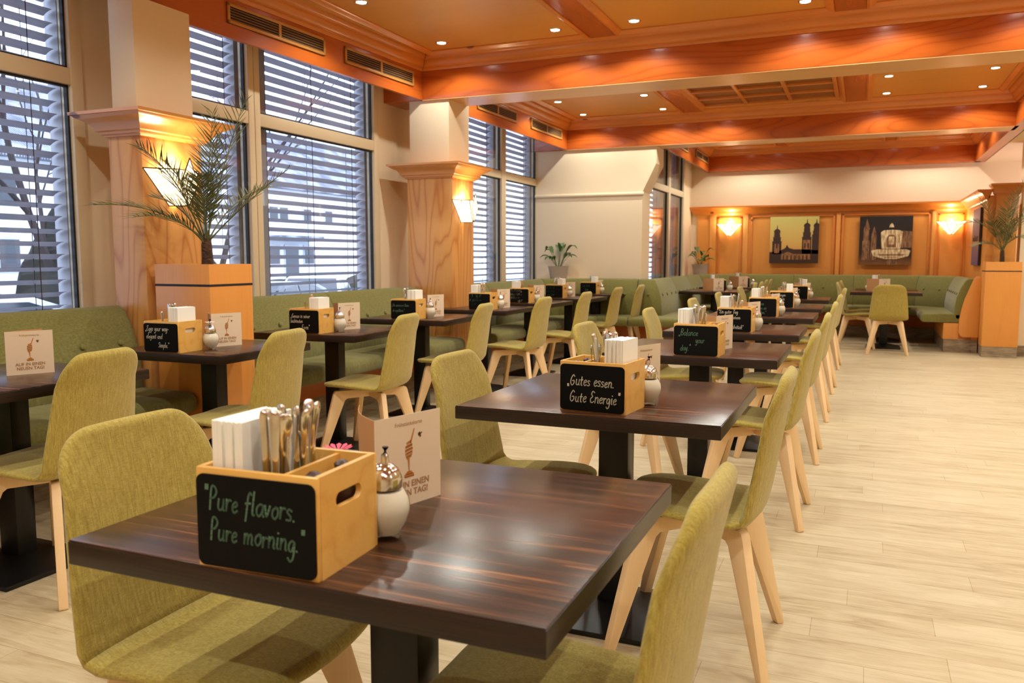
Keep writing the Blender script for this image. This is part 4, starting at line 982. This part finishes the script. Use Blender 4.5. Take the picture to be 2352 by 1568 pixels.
# little flowers peeping out beside boxes
def posy(x, y, label, m=None):
    t = thing('flower_vase', label, 'vase', (x, y, 0.7505))
    MB().lathe([(0.001, 0), (0.014, 0), (0.016, 0.01), (0.013, 0.05), (0.009, 0.08), (0.010, 0.088)], seg=14).build('vase', M_GLASS, t)
    MB().tube([(0, 0, 0.01), (0, 0, 0.1), (0.005, 0.0, 0.13)], 0.0015, 5).build('stem', M_LEAF, t)
    mb = MB()
    for k in range(12):
        a = k*2*PI/12; mb.add([(0.005+0.003*math.cos(a), 0.003*math.sin(a), 0.13), (0.005+0.022*math.cos(a-.2), 0.022*math.sin(a-.2), 0.136), (0.005+0.025*math.cos(a), 0.025*math.sin(a), 0.138), (0.005+0.022*math.cos(a+.2), 0.022*math.sin(a+.2), 0.136)], [(0, 1, 2, 3)])
    mb.build('blossom', m or M_PINK, t); return t
posy(-0.80, 1.13, 'tiny vase with a pink blossom behind the Pure flavors box')
posy(-2.945, 3.135, 'tiny vase with a white blossom beside the box reading Eggs your way', M_NAP)

# ------------------------------------------------------------------ wall lamps
M_SHADE = mat('lamp_glass_amber', (255, 232, 190), 0.3, emit=(255, 214, 140), es=1.7)
nt, b, N, L = nodes(M_SHADE)
n_ = noise_tex(N, L, coords(N, L, (6, 6, 1.5)), 9, 3, 0.6, 1.5)
L(ramp(N, L, n_, [(0.35, (255, 206, 130)), (0.6, (255, 246, 222))]), b.inputs['Emission Color'])
M_CAME = mat('lead_came', (92, 60, 34), 0.4, metal=0.6)
M_BRASS = mat('brass_plate', (200, 150, 80), 0.3, metal=0.9)
lp = bpy.data.lights.new('sconce_lamp', 'POINT'); lp.energy = SCONCE_W; lp.color = SCONCE_C; lp.shadow_soft_size = 0.04
def sconce(x, y, z, rz, label, s=1.0):
    t = thing('wall_sconce', label, 'wall lamp', (x, y, z), rz, 'stained glass wall sconces')
    S = lambda *p: tuple(q*s for q in p)
    WL, WR, WBl, WBr = S(-.205, 0, .195), S(.205, 0, .195), S(-.03, 0, 0), S(.03, 0, 0)
    TL, TR, DB = S(-.085, -.115, .195), S(.085, -.115, .195), S(0, -.105, 0)
    ML, MR = S(-.150, -.0, .098), S(.150, 0, .098)
    MB().add([WL, TL, DB, WBl], [(0, 1, 2, 3)]).build('shade_side', M_SHADE, t, smooth=0)
    MB().add([WR, TR, DB, WBr], [(3, 2, 1, 0)]).build('shade_side', M_SHADE, t, smooth=0)
    MB().add([TL, TR, DB], [(0, 1, 2)]).build('shade_front', M_SHADE, t, smooth=0)
    DT, DL_, DR_ = S(0, -.135, .262), S(-.062, -.128, .125), S(.062, -.128, .125)
    MB().add([DT, DL_, S(0, -.118, 0), DR_], [(0, 1, 2, 3)]).build('diamond_pane', M_SHADE, t, smooth=0)
    mb = MB(); r = 0.0035*s
    for a, b_ in ((WL, TL), (TL, DB), (WL, WBl), (WR, TR), (TR, DB), (WR, WBr), (DT, DL_), (DL_, S(0, -.118, 0)), (DT, DR_), (DR_, S(0, -.118, 0)), (WBl, DB), (WBr, DB), (TL, TR), (S(-.145, -.058, .195), S(-.008, -.06, 0)), (S(.145, -.058, .195), S(.008, -.06, 0))):
        mb.tube([a, b_], r, 5)
    mb.build('came_frame', M_CAME, t)
    MB().box(-.05*s, .05*s, -.012*s, 0, .05*s, .17*s).build('wall_plate', M_BRASS, t)
    MB().lathe([(0.001, 0), (0.012, 0.004), (0.02, 0.02), (0.02, 0.035), (0.012, 0.05), (0.001, 0.054)], S(0, -.05, .09), 12).build('bulb', M_BULB, t)
    l = bpy.data.objects.new('sconce_lamp', lp); C.objects.link(l)
    l.location = Matrix.Translation((x, y, z)) @ Matrix.Rotation(rz, 4, 'Z') @ Vector(S(0, -.055, .215))
    return t
sconce(-3.62, 3.61, 1.49, PI/2, 'lit stained glass sconce on the column behind the palm')
sconce(-3.41, 6.86, 1.52, PI/2, 'lit stained glass sconce on the wide column between the windows')
sconce(-2.075, 13.99, 1.555, 0, 'lit glass sconce on the back wall beside the domed towers picture')
sconce(1.155, 13.99, 1.545, 0, 'lit glass sconce on the back wall beside the fountain picture')

# ------------------------------------------------------------------ pictures
M_CAN = mat('canvas_edge', (60, 44, 34), 0.8)
def picture(x0, z0, w_, h_, y, label, bgm, layers, loc=None, rz=0):
    t = thing('canvas_picture', label, 'picture', loc or (x0, y, z0), rz, 'frameless canvas prints')
    MB().box(0, w_, 0, 0.03, 0, h_).build('canvas', M_CAN, t, 0.002)
    pr = MB().box(0.001, w_-0.001, -0.0006, 0.001, 0.001, h_-0.001).build('print', bgm, t, smooth=0)
    for k, (nm, m, polys) in enumerate(layers):
        mb = MB()
        for p in polys:
            q = [(min(1, max(0, a)), min(1, max(0, b_))) for a, b_ in p]
            mb.add([(a*w_, -0.0010-0.0004*k, b_*h_) for a, b_ in q], [tuple(range(len(q)))])
        mb.build(nm, m, pr, smooth=0)
    return t
def grad_mat(name, stops, h):
    m = mat(name, (200, 160, 90), 0.5); nt, b, N, L = nodes(m)
    sp = N('ShaderNodeSeparateXYZ'); tc = N('ShaderNodeTexCoord'); L(tc.outputs['Object'], sp.inputs[0])
    f = math_(N, L, 'ADD', math_(N, L, 'DIVIDE', sp.outputs['Z'], h), math_(N, L, 'MULTIPLY', math_(N, L, 'SUBTRACT', noise_tex(N, L, tc.outputs['Object'], 9, 3), 0.5), 0.12))
    L(ramp(N, L, f, stops), b.inputs['Base Color']); return m
SK1 = grad_mat('print_dusk_sky', [(0.15, (206, 140, 78)), (0.45, (214, 172, 92)), (1.0, (206, 196, 112))], 0.74)
SK2 = grad_mat('print_night_sky', [(0.0, (130, 84, 44)), (0.14, (84, 52, 32)), (0.22, (40, 26, 22)), (1.0, (26, 18, 20))], 0.74)
SK3 = grad_mat('print_violet_sky', [(0.0, (92, 78, 120)), (0.3, (128, 100, 110)), (0.42, (196, 140, 70)), (0.52, (140, 104, 110)), (1.0, (128, 110, 132))], 0.74)
I1 = mat('print_silhouette', (58, 34, 26), 0.6); I2 = mat('print_lit_stone', (140, 92, 52), 0.6); I3 = mat('print_cream', (226, 204, 158), 0.6); I4 = mat('print_brown_stone', (124, 86, 56), 0.6)
for m_, c0, c1 in ((I3, (168, 128, 78), (240, 220, 176)), (I2, (110, 68, 40), (168, 116, 66)), (I4, (84, 54, 36), (156, 112, 74))):
    nt, b, N, L = nodes(m_); L(ramp(N, L, noise_tex(N, L, coords(N, L, (1, 1, 0.18)), 42, 4, 0.65), [(0.38, c0), (0.6, c1)]), b.inputs['Base Color'])
def dome(cx, z0, w_, h_):
    out = [(cx-w_*0.36, z0)]
    for k in range(9):
        a = PI*(k/8); out.append((cx-w_/2*math.cos(a)*(1 if 0.1 < a/PI < 0.9 else 0.86), z0+h_*0.12+h_*0.42*math.sin(a)**0.8))
    out.append((cx+w_*0.36, z0)); return out
def spire(cx, z0, w_, h_): return [(cx-w_/2, z0), (cx+w_/2, z0), (cx+0.004, z0+h_), (cx-0.004, z0+h_)]
def tower(cx, z0, zs, w_, tiers):
    P = [[(cx-w_/2, z0), (cx+w_/2, z0), (cx+w_/2, zs), (cx-w_/2, zs)]]; z = zs; ww = w_
    for h_ in tiers:
        P.append([(cx-ww*.56, z), (cx+ww*.56, z), (cx+ww*.56, z+.012), (cx-ww*.56, z+.012)]); ww *= 0.82
        P.append([(cx-ww/2, z+.012), (cx+ww/2, z+.012), (cx+ww/2, z+h_), (cx-ww/2, z+h_)]); z += h_
    P.append(dome(cx, z, ww*1.15, 0.2)); P.append(spire(cx, z+0.09, 0.03, 0.10)); return P
picture(-1.43, 1.11, 0.74, 0.74, 13.975, 'square canvas of domed church towers against a dusk sky', SK1, [
    ('skyline', I1, tower(0.15, 0.2, 0.46, 0.19, (0.09, 0.08))+tower(0.76, 0.2, 0.55, 0.19, (0.1, 0.1))+tower(0.95, 0.2, 0.6, 0.17, (0.08, 0.07))+[[(0, 0), (1, 0), (1, 0.28), (0.66, 0.3), (0.5, 0.3), (0.4, 0.33), (0.36, 0.40), (0.33, 0.33), (0.22, 0.27), (0, 0.24)]]),
    ('lit_stone', I2, [[(0.10, 0.22), (0.2, 0.22), (0.2, 0.42), (0.10, 0.42)], [(0.69, 0.3), (0.83, 0.3), (0.83, 0.5), (0.69, 0.5)], [(0.24, 0.08), (0.84, 0.08), (0.84, 0.2), (0.5, 0.2), (0.38, 0.25), (0.24, 0.19)]]),
    ('dark_openings', I1, [[(x, 0.08), (x+.025, 0.08), (x+.025, 0.17), (x, 0.17)] for x in (0.28, 0.36, 0.44, 0.52, 0.6, 0.68, 0.76)]+[[(x, 0.33), (x+.03, 0.33), (x+.03, 0.43), (x, 0.43)] for x in (0.135, 0.71, 0.78)])])
picture(-0.10, 1.09, 0.74, 0.74, 13.975, 'square canvas of a lit fountain at night', SK2, [
    ('lit_stonework', I4, [[(0.06, 0.1), (0.2, 0.1), (0.2, 0.5), (0.18, 0.5), (0.18, 0.72), (0.2, 0.74), (0.14, 0.95), (0.08, 0.74), (0.08, 0.5), (0.06, 0.5)], [(0.22, 0.1), (0.33, 0.1), (0.33, 0.62), (0.28, 0.8), (0.23, 0.62)], [(0.8, 0.35), (1, 0.35), (1, 0.68), (0.8, 0.7)]]),
    ('lit_water', I3, [[(0.43, 0.33), (0.79, 0.33), (0.82, 0.68), (0.76, 0.71), (0.62, 0.72), (0.46, 0.71), (0.41, 0.67)], [(0.56, 0.77), (0.66, 0.77), (0.63, 0.84), (0.61, 0.86), (0.58, 0.83)], [(0.23, 0.29), (0.35, 0.32), (0.9, 0.32), (0.98, 0.29), (0.94, 0.18), (0.72, 0.12), (0.5, 0.12), (0.28, 0.18)]]),
    ('basin_shadow', I4, [[(0.52, 0.36), (0.7, 0.36), (0.7, 0.55), (0.66, 0.62), (0.56, 0.62), (0.52, 0.55)], [(0.34, 0.22), (0.9, 0.22), (0.72, 0.15), (0.5, 0.15)], [(0.5, 0.0), (0.76, 0.0), (0.7, 0.1), (0.55, 0.1)]]),
    ('water_jet', I3, [[(0.56, 0.42), (0.66, 0.42), (0.66, 0.58), (0.56, 0.58)], [(0.4, 0.165), (0.84, 0.165), (0.86, 0.19), (0.38, 0.19)]])])
picture(0, 0, 0.74, 0.74, 0, 'canvas with a violet evening view on the side partition', SK3, [
    ('skyline', I1, [[(0.1, 0.42), (0.9, 0.42), (0.9, 0.5), (0.7, 0.52), (0.6, 0.49), (0.4, 0.54), (0.3, 0.49), (0.1, 0.5)]])], loc=(1.325, 12.88, 1.1), rz=-PI/2)

# ------------------------------------------------------------------ plants
def palm(base, fronds, label, hgt=0.16, seed=2, rtr=0.024):
    r = random.Random(seed); t = thing('potted_palm', label, 'palm', base)
    B = Vector((0, 0, 0))
    MB().tube([B-Vector((0, 0, 0.06)), B+Vector((0.002, 0, 0.05)), B+Vector((0, 0, hgt)), B+Vector((0, 0, hgt+0.06))], [rtr*1.25, rtr*1.1, rtr, rtr*0.6], 10).build('trunk', M_TRUNK, t)
    for fi, (tip, bow, llen) in enumerate(fronds):
        tp = Vector(tip)-Vector(base); st = Vector((r.uniform(-.01, .01), r.uniform(-.01, .01), hgt))
        ctl = st+(tp-st)*0.38+Vector((0, 0, bow+0.06))
        pt = lambda u: st*(1-u)**2+ctl*2*u*(1-u)+tp*u*u
        mb = MB(); n = 14
        mb.tube([pt(k/n) for k in range(n+1)], [0.0045*(1-0.8*k/n)+0.0008 for k in range(n+1)], 5)
        nl = 22
        for k in range(nl):
            u = 0.22+0.78*k/(nl-1); p = pt(u); d = (pt(min(1, u+.02))-pt(max(0, u-.02))).normalized()
            side = d.cross(Vector((0, 0, 1)))
            if side.length < 0.2: side = Vector((1, 0, 0))
            side.normalize(); up = side.cross(d).normalized()
            for s in (-1, 1):
                ln = 1.25*llen*(0.55+0.45*math.sin(PI*min(1, (u-0.12)/0.8)))*(1 if u < 0.9 else 0.75)*r.uniform(0.8, 1.15)
                dr = (d*r.uniform(0.7, 0.95)+side*s*r.uniform(0.55, 0.85)+up*r.uniform(0.05, 0.4)+Vector((0, 0, -0.05))).normalized()
                wv = dr.cross(up).normalized()*0.0038
                q1 = p+dr*ln*0.4; q2 = p+dr*ln-Vector((0, 0, ln*0.06)); e = up*0.0016
                mb.add([p-wv*0.4, p+wv*0.4, q1+wv-e, q1-wv-e, q1+e*0.6, q2, p+e*0.4], [(0, 3, 4, 6), (6, 4, 2, 1), (3, 5, 4), (4, 5, 2)])
        mb.build('frond', M_PALM, t, smooth=0)
    return t
palm((-3.33, 3.55, 1.14), [((-3.67, 3.12, 1.47), 0.10, 0.14), ((-3.42, 3.2, 1.76), 0.14, 0.16), ((-3.08, 3.6, 2.03), 0.05, 0.17), ((-2.93, 3.75, 1.68), -0.02, 0.12), ((-3.38, 3.1, 1.40), 0.08, 0.13),
                            ((-3.30, 3.6, 1.98), 0.03, 0.16), ((-3.30, 4.05, 1.62), 0.10, 0.14), ((-3.05, 3.2, 1.60), 0.08, 0.13), ((-3.12, 3.4, 1.80), 0.0, 0.15), ((-3.5, 3.35, 1.52), 0.08, 0.13), ((-3.22, 3.42, 1.62), 0.06, 0.14), ((-3.55, 3.5, 1.72), 0.1, 0.13)],
     'tall palm with spiky fronds growing from the timber planter before the sconce', hgt=0.13, rtr=0.028)
palm((1.52, 11.58, 1.12), [((1.06, 11.45, 1.60), 0.28, 0.15), ((1.68, 11.5, 2.08), 0.02, 0.18), ((1.2, 11.3, 1.93), 0.12, 0.14), ((1.74, 11.3, 1.72), 0.1, 0.16), ((1.80, 11.6, 1.88), 0.04, 0.16), ((1.2, 11.5, 1.34), 0.08, 0.14), ((1.7, 11.3, 1.42), 0.12, 0.15), ((1.5, 11.3, 1.75), 0.1, 0.16), ((1.36, 11.4, 1.62), 0.1, 0.15), ((1.58, 11.35, 1.95), 0.0, 0.17)],
     'palm in the timber planter beside the corner bench, against the dark pilaster', hgt=0.14, seed=9)
def lily(x, y, z, h_, r0, label, leaves, seed, k_=1.0):
    r = random.Random(seed); t = thing('potted_plant', label, 'plant', (x, y, z), 0, 'small plants in grey pots')
    MB().lathe([(0.001, 0), (r0*0.72, 0), (r0*0.76, 0.01), (r0, h_), (r0*0.93, h_), (r0*0.9, h_-0.02), (0.001, h_-0.02)], seg=28).build('pot', M_POT, t)
    MB().lathe([(0.001, h_-0.03), (r0*0.9, h_-0.03), (r0*0.88, h_-0.018), (0.001, h_-0.016)], seg=20).build('soil', M_SOIL, t)
    for k in range(leaves):
        a = 2*PI*k/leaves*2.4+r.uniform(-.3, .3); ln = r.uniform(0.18, 0.32)*k_; rise = r.uniform(0.10, 0.30)*(0.5+k_/2)
        d = Vector((math.cos(a), math.sin(a), 0)); s = Vector((-d.y, d.x, 0)); mb = MB(); n = 7
        P0 = Vector((d.x*0.02, d.y*0.02, h_-0.02))
        f = lambda u: P0+d*(ln*u)+Vector((0, 0, rise*math.sin(PI*0.62*u)*1.25-0.05*u*u))
        stem_u = 0.35
        mb.tube([f(stem_u*q/4) for q in range(5)], 0.003, 5)
        for q in range(n+1):
            u = stem_u+(1-stem_u)*q/n; w_ = 0.042*math.sin(PI*min(1, (q+0.25)/(n+0.3)))**0.8
            p = f(u); mb.v += [tuple(p-s*w_+Vector((0, 0, w_*.35))), tuple(p), tuple(p+s*w_+Vector((0, 0, w_*.35)))]
        b0 = len(mb.v)-3*(n+1)
        for q in range(n):
            i = b0+3*q; mb.f += [(i, i+3, i+4, i+1), (i+1, i+4, i+5, i+2)]
        mb.build('leaf', M_LEAF, t)
    return t
trim(MB().prism([(-4.09, 9.75), (-3.75, 9.78), (-3.36, 10.22), (-3.36, 10.44), (-4.09, 10.44)], lambda p, z: (p[0], p[1], z), 0.875, 0.905), M_FRAME)
trim(MB().prism([(-2.71, 13.3), (-2.5, 13.35), (-2.05, 13.85), (-2.05, 13.97), (-2.71, 13.97)], lambda p, z: (p[0], p[1], z), 0.875, 0.905), M_FRAME)
lily(-3.68, 10.2, 0.905, 0.185, 0.135, 'broad-leaved green plant in a grey pot in front of the plaster pier', 13, 4, 0.9)
lily(-2.48, 13.70, 0.905, 0.19, 0.14, 'broad-leaved green plant in a grey pot in the far window corner', 12, 8, 0.72)

# ------------------------------------------------------------------ outdoors, seen through the blinds
GZ = -0.7
M_ASPH = mat('wet_asphalt', (150, 154, 160), 0.6)
M_FAC = mat('white_render', (226, 230, 236), 0.9)
M_ROOF = mat('roof_tiles', (96, 100, 112), 0.8)
nt, b, N, L = nodes(M_ROOF)
w_ = N('ShaderNodeTexWave', wave_type='BANDS', bands_direction='Y'); w_.inputs['Scale'].default_value = 3; w_.inputs['Distortion'].default_value = 1
L(coords(N, L, (1, 1, 1)), w_.inputs['Vector']); nn_ = noise_tex(N, L, coords(N, L, (1, 1, 1)), 1.2, 4)
L(ramp(N, L, math_(N, L, 'ADD', math_(N, L, 'MULTIPLY', w_.outputs[0], 0.3), math_(N, L, 'MULTIPLY', nn_, 0.7)), [(0.35, (70, 74, 86)), (0.55, (120, 126, 138)), (0.75, (200, 206, 214))]), b.inputs['Base Color'])
M_WIN = mat('dark_window_glass', (58, 64, 74), 0.15)
M_WFR = mat('white_window_surround', (196, 200, 206), 0.7)
M_CONI = mat('conifer_green', (30, 35, 32), 0.95); M_HEDGE = mat('hedge_green', (44, 46, 38), 0.95)
M_BARK = mat('bark_dark', (46, 42, 44), 0.9)
M_CARW = mat('car_paint_white', (226, 230, 236), 0.25, coat=0.5); M_CARD_ = mat('car_paint_dark', (48, 54, 66), 0.25, coat=0.5); M_TYRE = mat('tyre', (24, 24, 26), 0.8)
g = MB().box(-60, -4.36, -20, 70, GZ-0.1, GZ).build('floor_outside', M_ASPH, smooth=0); struct(g)
def house(label, X, y0, y1, ze, zr, wins, depth=10):
    t = thing('house', label, 'building', (X, y0, GZ)); W = y1-y0
    MB().box(-depth, 0, 0, W, 0, ze-GZ).build('wall', M_FAC, t, smooth=0)
    MB().prism([(0.5, ze-GZ-0.12), (0.5, ze-GZ+0.05), (-depth/2, zr-GZ), (-depth-0.5, ze-GZ+0.05), (-depth-0.5, ze-GZ-0.12)], lambda p, u: (p[0], u, p[1]), -0.4, W+0.4).build('roof', M_ROOF, t, smooth=0)
    for (a, b_, z0, z1) in wins:
        f = MB().box(0, 0.06, a-y0-0.06, b_-y0+0.06, z0-GZ-0.08, z1-GZ+0.14).build('window', M_WFR, t)
        MB().box(0.05, 0.07, a-y0, b_-y0, z0-GZ, z1-GZ).build('pane', M_WIN, f)
    return t
rr_ = random.Random(5)
wins = []
for y in (31.8, 32.55, 34.4, 36.2): wins.append((y, y+0.6, 3.05, 3.6))
for y in (31.7, 34.4): wins.append((y, y+0.75, 0.9, 1.7))
wins += [(32.9, 33.9, -0.5, 1.7)]
for y in (27.0, 29.2, 22.0, 24.4, 18.4, 20.6, 40.0, 43.0, 46.5): wins += [(y, y+0.7, 3.0, 3.9), (y, y+0.7, 0.8, 1.8)]
h1 = house('long white rendered house with grey tiled roof across the street', -26, 15, 50, 4.6, 8.2, wins)
MB().box(0, 0.9, 31.6-15, 34.9-15, 2.0-GZ, 2.25-GZ).build('porch_roof', M_ROOF, h1)
house('white rendered house with grey roof, beyond the first window', -24, -8, 13.4, 4.2, 8.0, [(y, y+0.9, z, z+1.0) for y in (-4, -1, 2.2, 5.4, 8.6, 11.2) for z in (0.6, 2.9)])
def conifer(x, y, h_, r0, label, seed, m=M_CONI):
    r = random.Random(seed); mb = MB(); seg, n = 18, 26; v = []
    prof = [(r0*min(1, (1-k/n)*1.5)**0.8*(1 if k > 1 else 0.8), h_*k/n) for k in range(n+1)]
    mb.lathe(prof, (0, 0, 0), seg)
    mb.v = [(a*(1+0.30*noise.noise(Vector((a*2.6, b_*2.6, c*2.6+seed)))), b_*(1+0.30*noise.noise(Vector((a*2.6+9, b_*2.6, c*2.6)))), c+0.12*noise.noise(Vector((a*5, b_*5, c*5)))) for a, b_, c in mb.v]
    t = thing('conifer_tree', label, 'tree', (x, y, GZ), 0, 'dark conifers outside'); mb.build('crown', m, t, smooth=0)
    MB().tube([(0, 0, -0.01), (0, 0, h_*0.8)], [r0*0.12, 0.02], 8).build('trunk', M_BARK, t)
conifer(-12.2, 9.75, 2.9, 0.85, 'bushy dark conifer seen low in the first window', 1)
conifer(-9.2, 8.05, 5.2, 0.55, 'slim dark conifer at the edge of the first window', 2)
conifer(-17.0, 17.2, 5.5, 0.8, 'dark conifer half hidden behind the palm', 3)
def bare_tree(x, y, lean, h_, label, seed):
    r = random.Random(seed); t = thing('bare_tree', label, 'tree', (x, y, GZ), 0, 'leafless trees outside')
    tk = MB(); bb_ = MB()
    def grow(p, d, ln, rad, lev):
        pts = [p]; q = p.copy(); dd = d.copy()
        for k in range(5):
            dd = (dd+Vector((r.uniform(-.16, .16), r.uniform(-.16, .16), r.uniform(-.08, .12)))).normalized(); q = q+dd*ln/5; pts.append(q.copy())
        (tk if lev == 0 else bb_).tube(pts, [rad*(1-0.12*k) for k in range(6)], 6 if lev < 2 else 4)
        if lev < 3:
            for k in range(2, 6):
                for _ in range(1):
                    nd = (dd+Vector((r.uniform(-.9, .9), r.uniform(-.9, .9), r.uniform(-.35, .6)))).normalized()
                    grow(pts[k], nd, ln*r.uniform(.5, .75), rad*0.45, lev+1)
    grow(Vector((0, 0, 0)), Vector(lean).normalized(), h_, 0.095, 0)
    tk.build('trunk', M_BARK, t); bb_.build('branches', M_BARK, t)
bare_tree(-12.0, 10.0, (0.1, -0.42, 1), 4.6, 'leaning leafless tree outside the first window', 3)
bare_tree(-12.8, 13.5, (0.1, 0.18, 1), 4.2, 'leafless tree whose branches cross the second window', 8)
hd = thing('hedge', 'low dark hedge along the parking places outside', 'hedge', (-14.5, 4, GZ))
mb = MB(); n = 90
for i in range(n+1):
    y = i*0.25
    for (dx, dz) in ((0.7, 0), (0.8, 0.7), (0.5, 1.15), (-0.1, 1.25), (-0.6, 1.1), (-0.8, 0.5), (-0.7, 0)):
        mb.v.append((dx*(1+0.35*noise.noise(Vector((dx*3, y*1.4, dz*3)))), y, dz*(1+0.3*noise.noise(Vector((dx*3+5, y*1.7, dz*2))))))
for i in range(n):
    for k in range(6): a = i*7+k; mb.f.append((a, a+1, a+8, a+7))
mb.build('foliage', M_HEDGE, hd, smooth=0)['kind'] = 'stuff'
def car(x, y, rz, paint, label):
    t = thing('parked_car', label, 'car', (x, y, GZ), rz, 'cars parked outside')
    low = [(-2.0, 0.3), (-2.08, 0.45), (-2.05, 0.72), (-1.85, 0.82), (-0.95, 0.95), (1.5, 1.0), (1.95, 0.92), (2.05, 0.7), (2.05, 0.35), (1.9, 0.25), (-1.9, 0.25)]
    MB().prism(low, lambda p, u: (u, p[0], p[1]), -0.84, 0.84).build('body', paint, t, 0.06, 3)
    cab = [(-1.0, 0.93), (-0.25, 1.38), (0.2, 1.45), (1.1, 1.42), (1.55, 1.28), (1.85, 0.95)]
    mb = MB(); n = len(cab)
    mb.v = [(-0.8+0.16*(z-0.93)/0.5, y_, z) for y_, z in cab]+[(0.8-0.16*(z-0.93)/0.5, y_, z) for y_, z in cab]
    mb.f = [tuple(range(n)), tuple(range(n, 2*n))[::-1]]+[(i, (i+1) % n, n+(i+1) % n, n+i) for i in range(n)]
    mb.build('cabin', paint, t, 0.03, 2)
    gl = MB()
    for s in (-1, 1):
        X_ = lambda z: s*(0.806-0.16*(z-0.93)/0.5+0.004)
        for poly in ([(-0.82, 0.98), (-0.22, 1.33), (0.25, 1.38), (0.25, 0.98)], [(0.33, 0.98), (0.33, 1.38), (1.0, 1.36), (1.35, 1.25), (1.5, 1.0)]):
            gl.add([(X_(z), y_, z) for y_, z in poly], [tuple(range(len(poly)))])
    gl.add([(-0.7, -1.02, 0.97), (0.7, -1.02, 0.97), (0.6, -0.33, 1.385), (-0.6, -0.33, 1.385)], [(0, 1, 2, 3)]); gl.add([(-0.66, 1.87, 1.0), (0.66, 1.87, 1.0), (0.58, 1.62, 1.27), (-0.58, 1.62, 1.27)], [(0, 1, 2, 3)])
    gl.build('window_glass', M_WIN, t, smooth=0)
    for sy in (-1.3, 1.28):
        for sx in (-1, 1):
            w2 = MB().lathe([(0.05, -0.1), (0.3, -0.1), (0.32, -0.07), (0.32, 0.07), (0.3, 0.1), (0.05, 0.1)], seg=20); w2.xf(Matrix.Translation((sx*0.76, sy, 0.32)) @ Matrix.Rotation(PI/2, 4, 'Y')); w2.build('wheel', M_TYRE, t)
    for s in (-1, 1): MB().box(s*0.86-0.07, s*0.86+0.07, -0.72, -0.6, 0.95, 1.07).build('wing_mirror', paint, t, 0.02)
car(-9.9, 5.9, 0.15, M_CARW, 'white car parked outside the first window')
car(-13.0, 17.6, 0.5, M_CARW, 'white car parked outside the second window')
car(-10.6, 12.6, 0.2, M_CARD_, 'dark car parked in front of the white one outside')
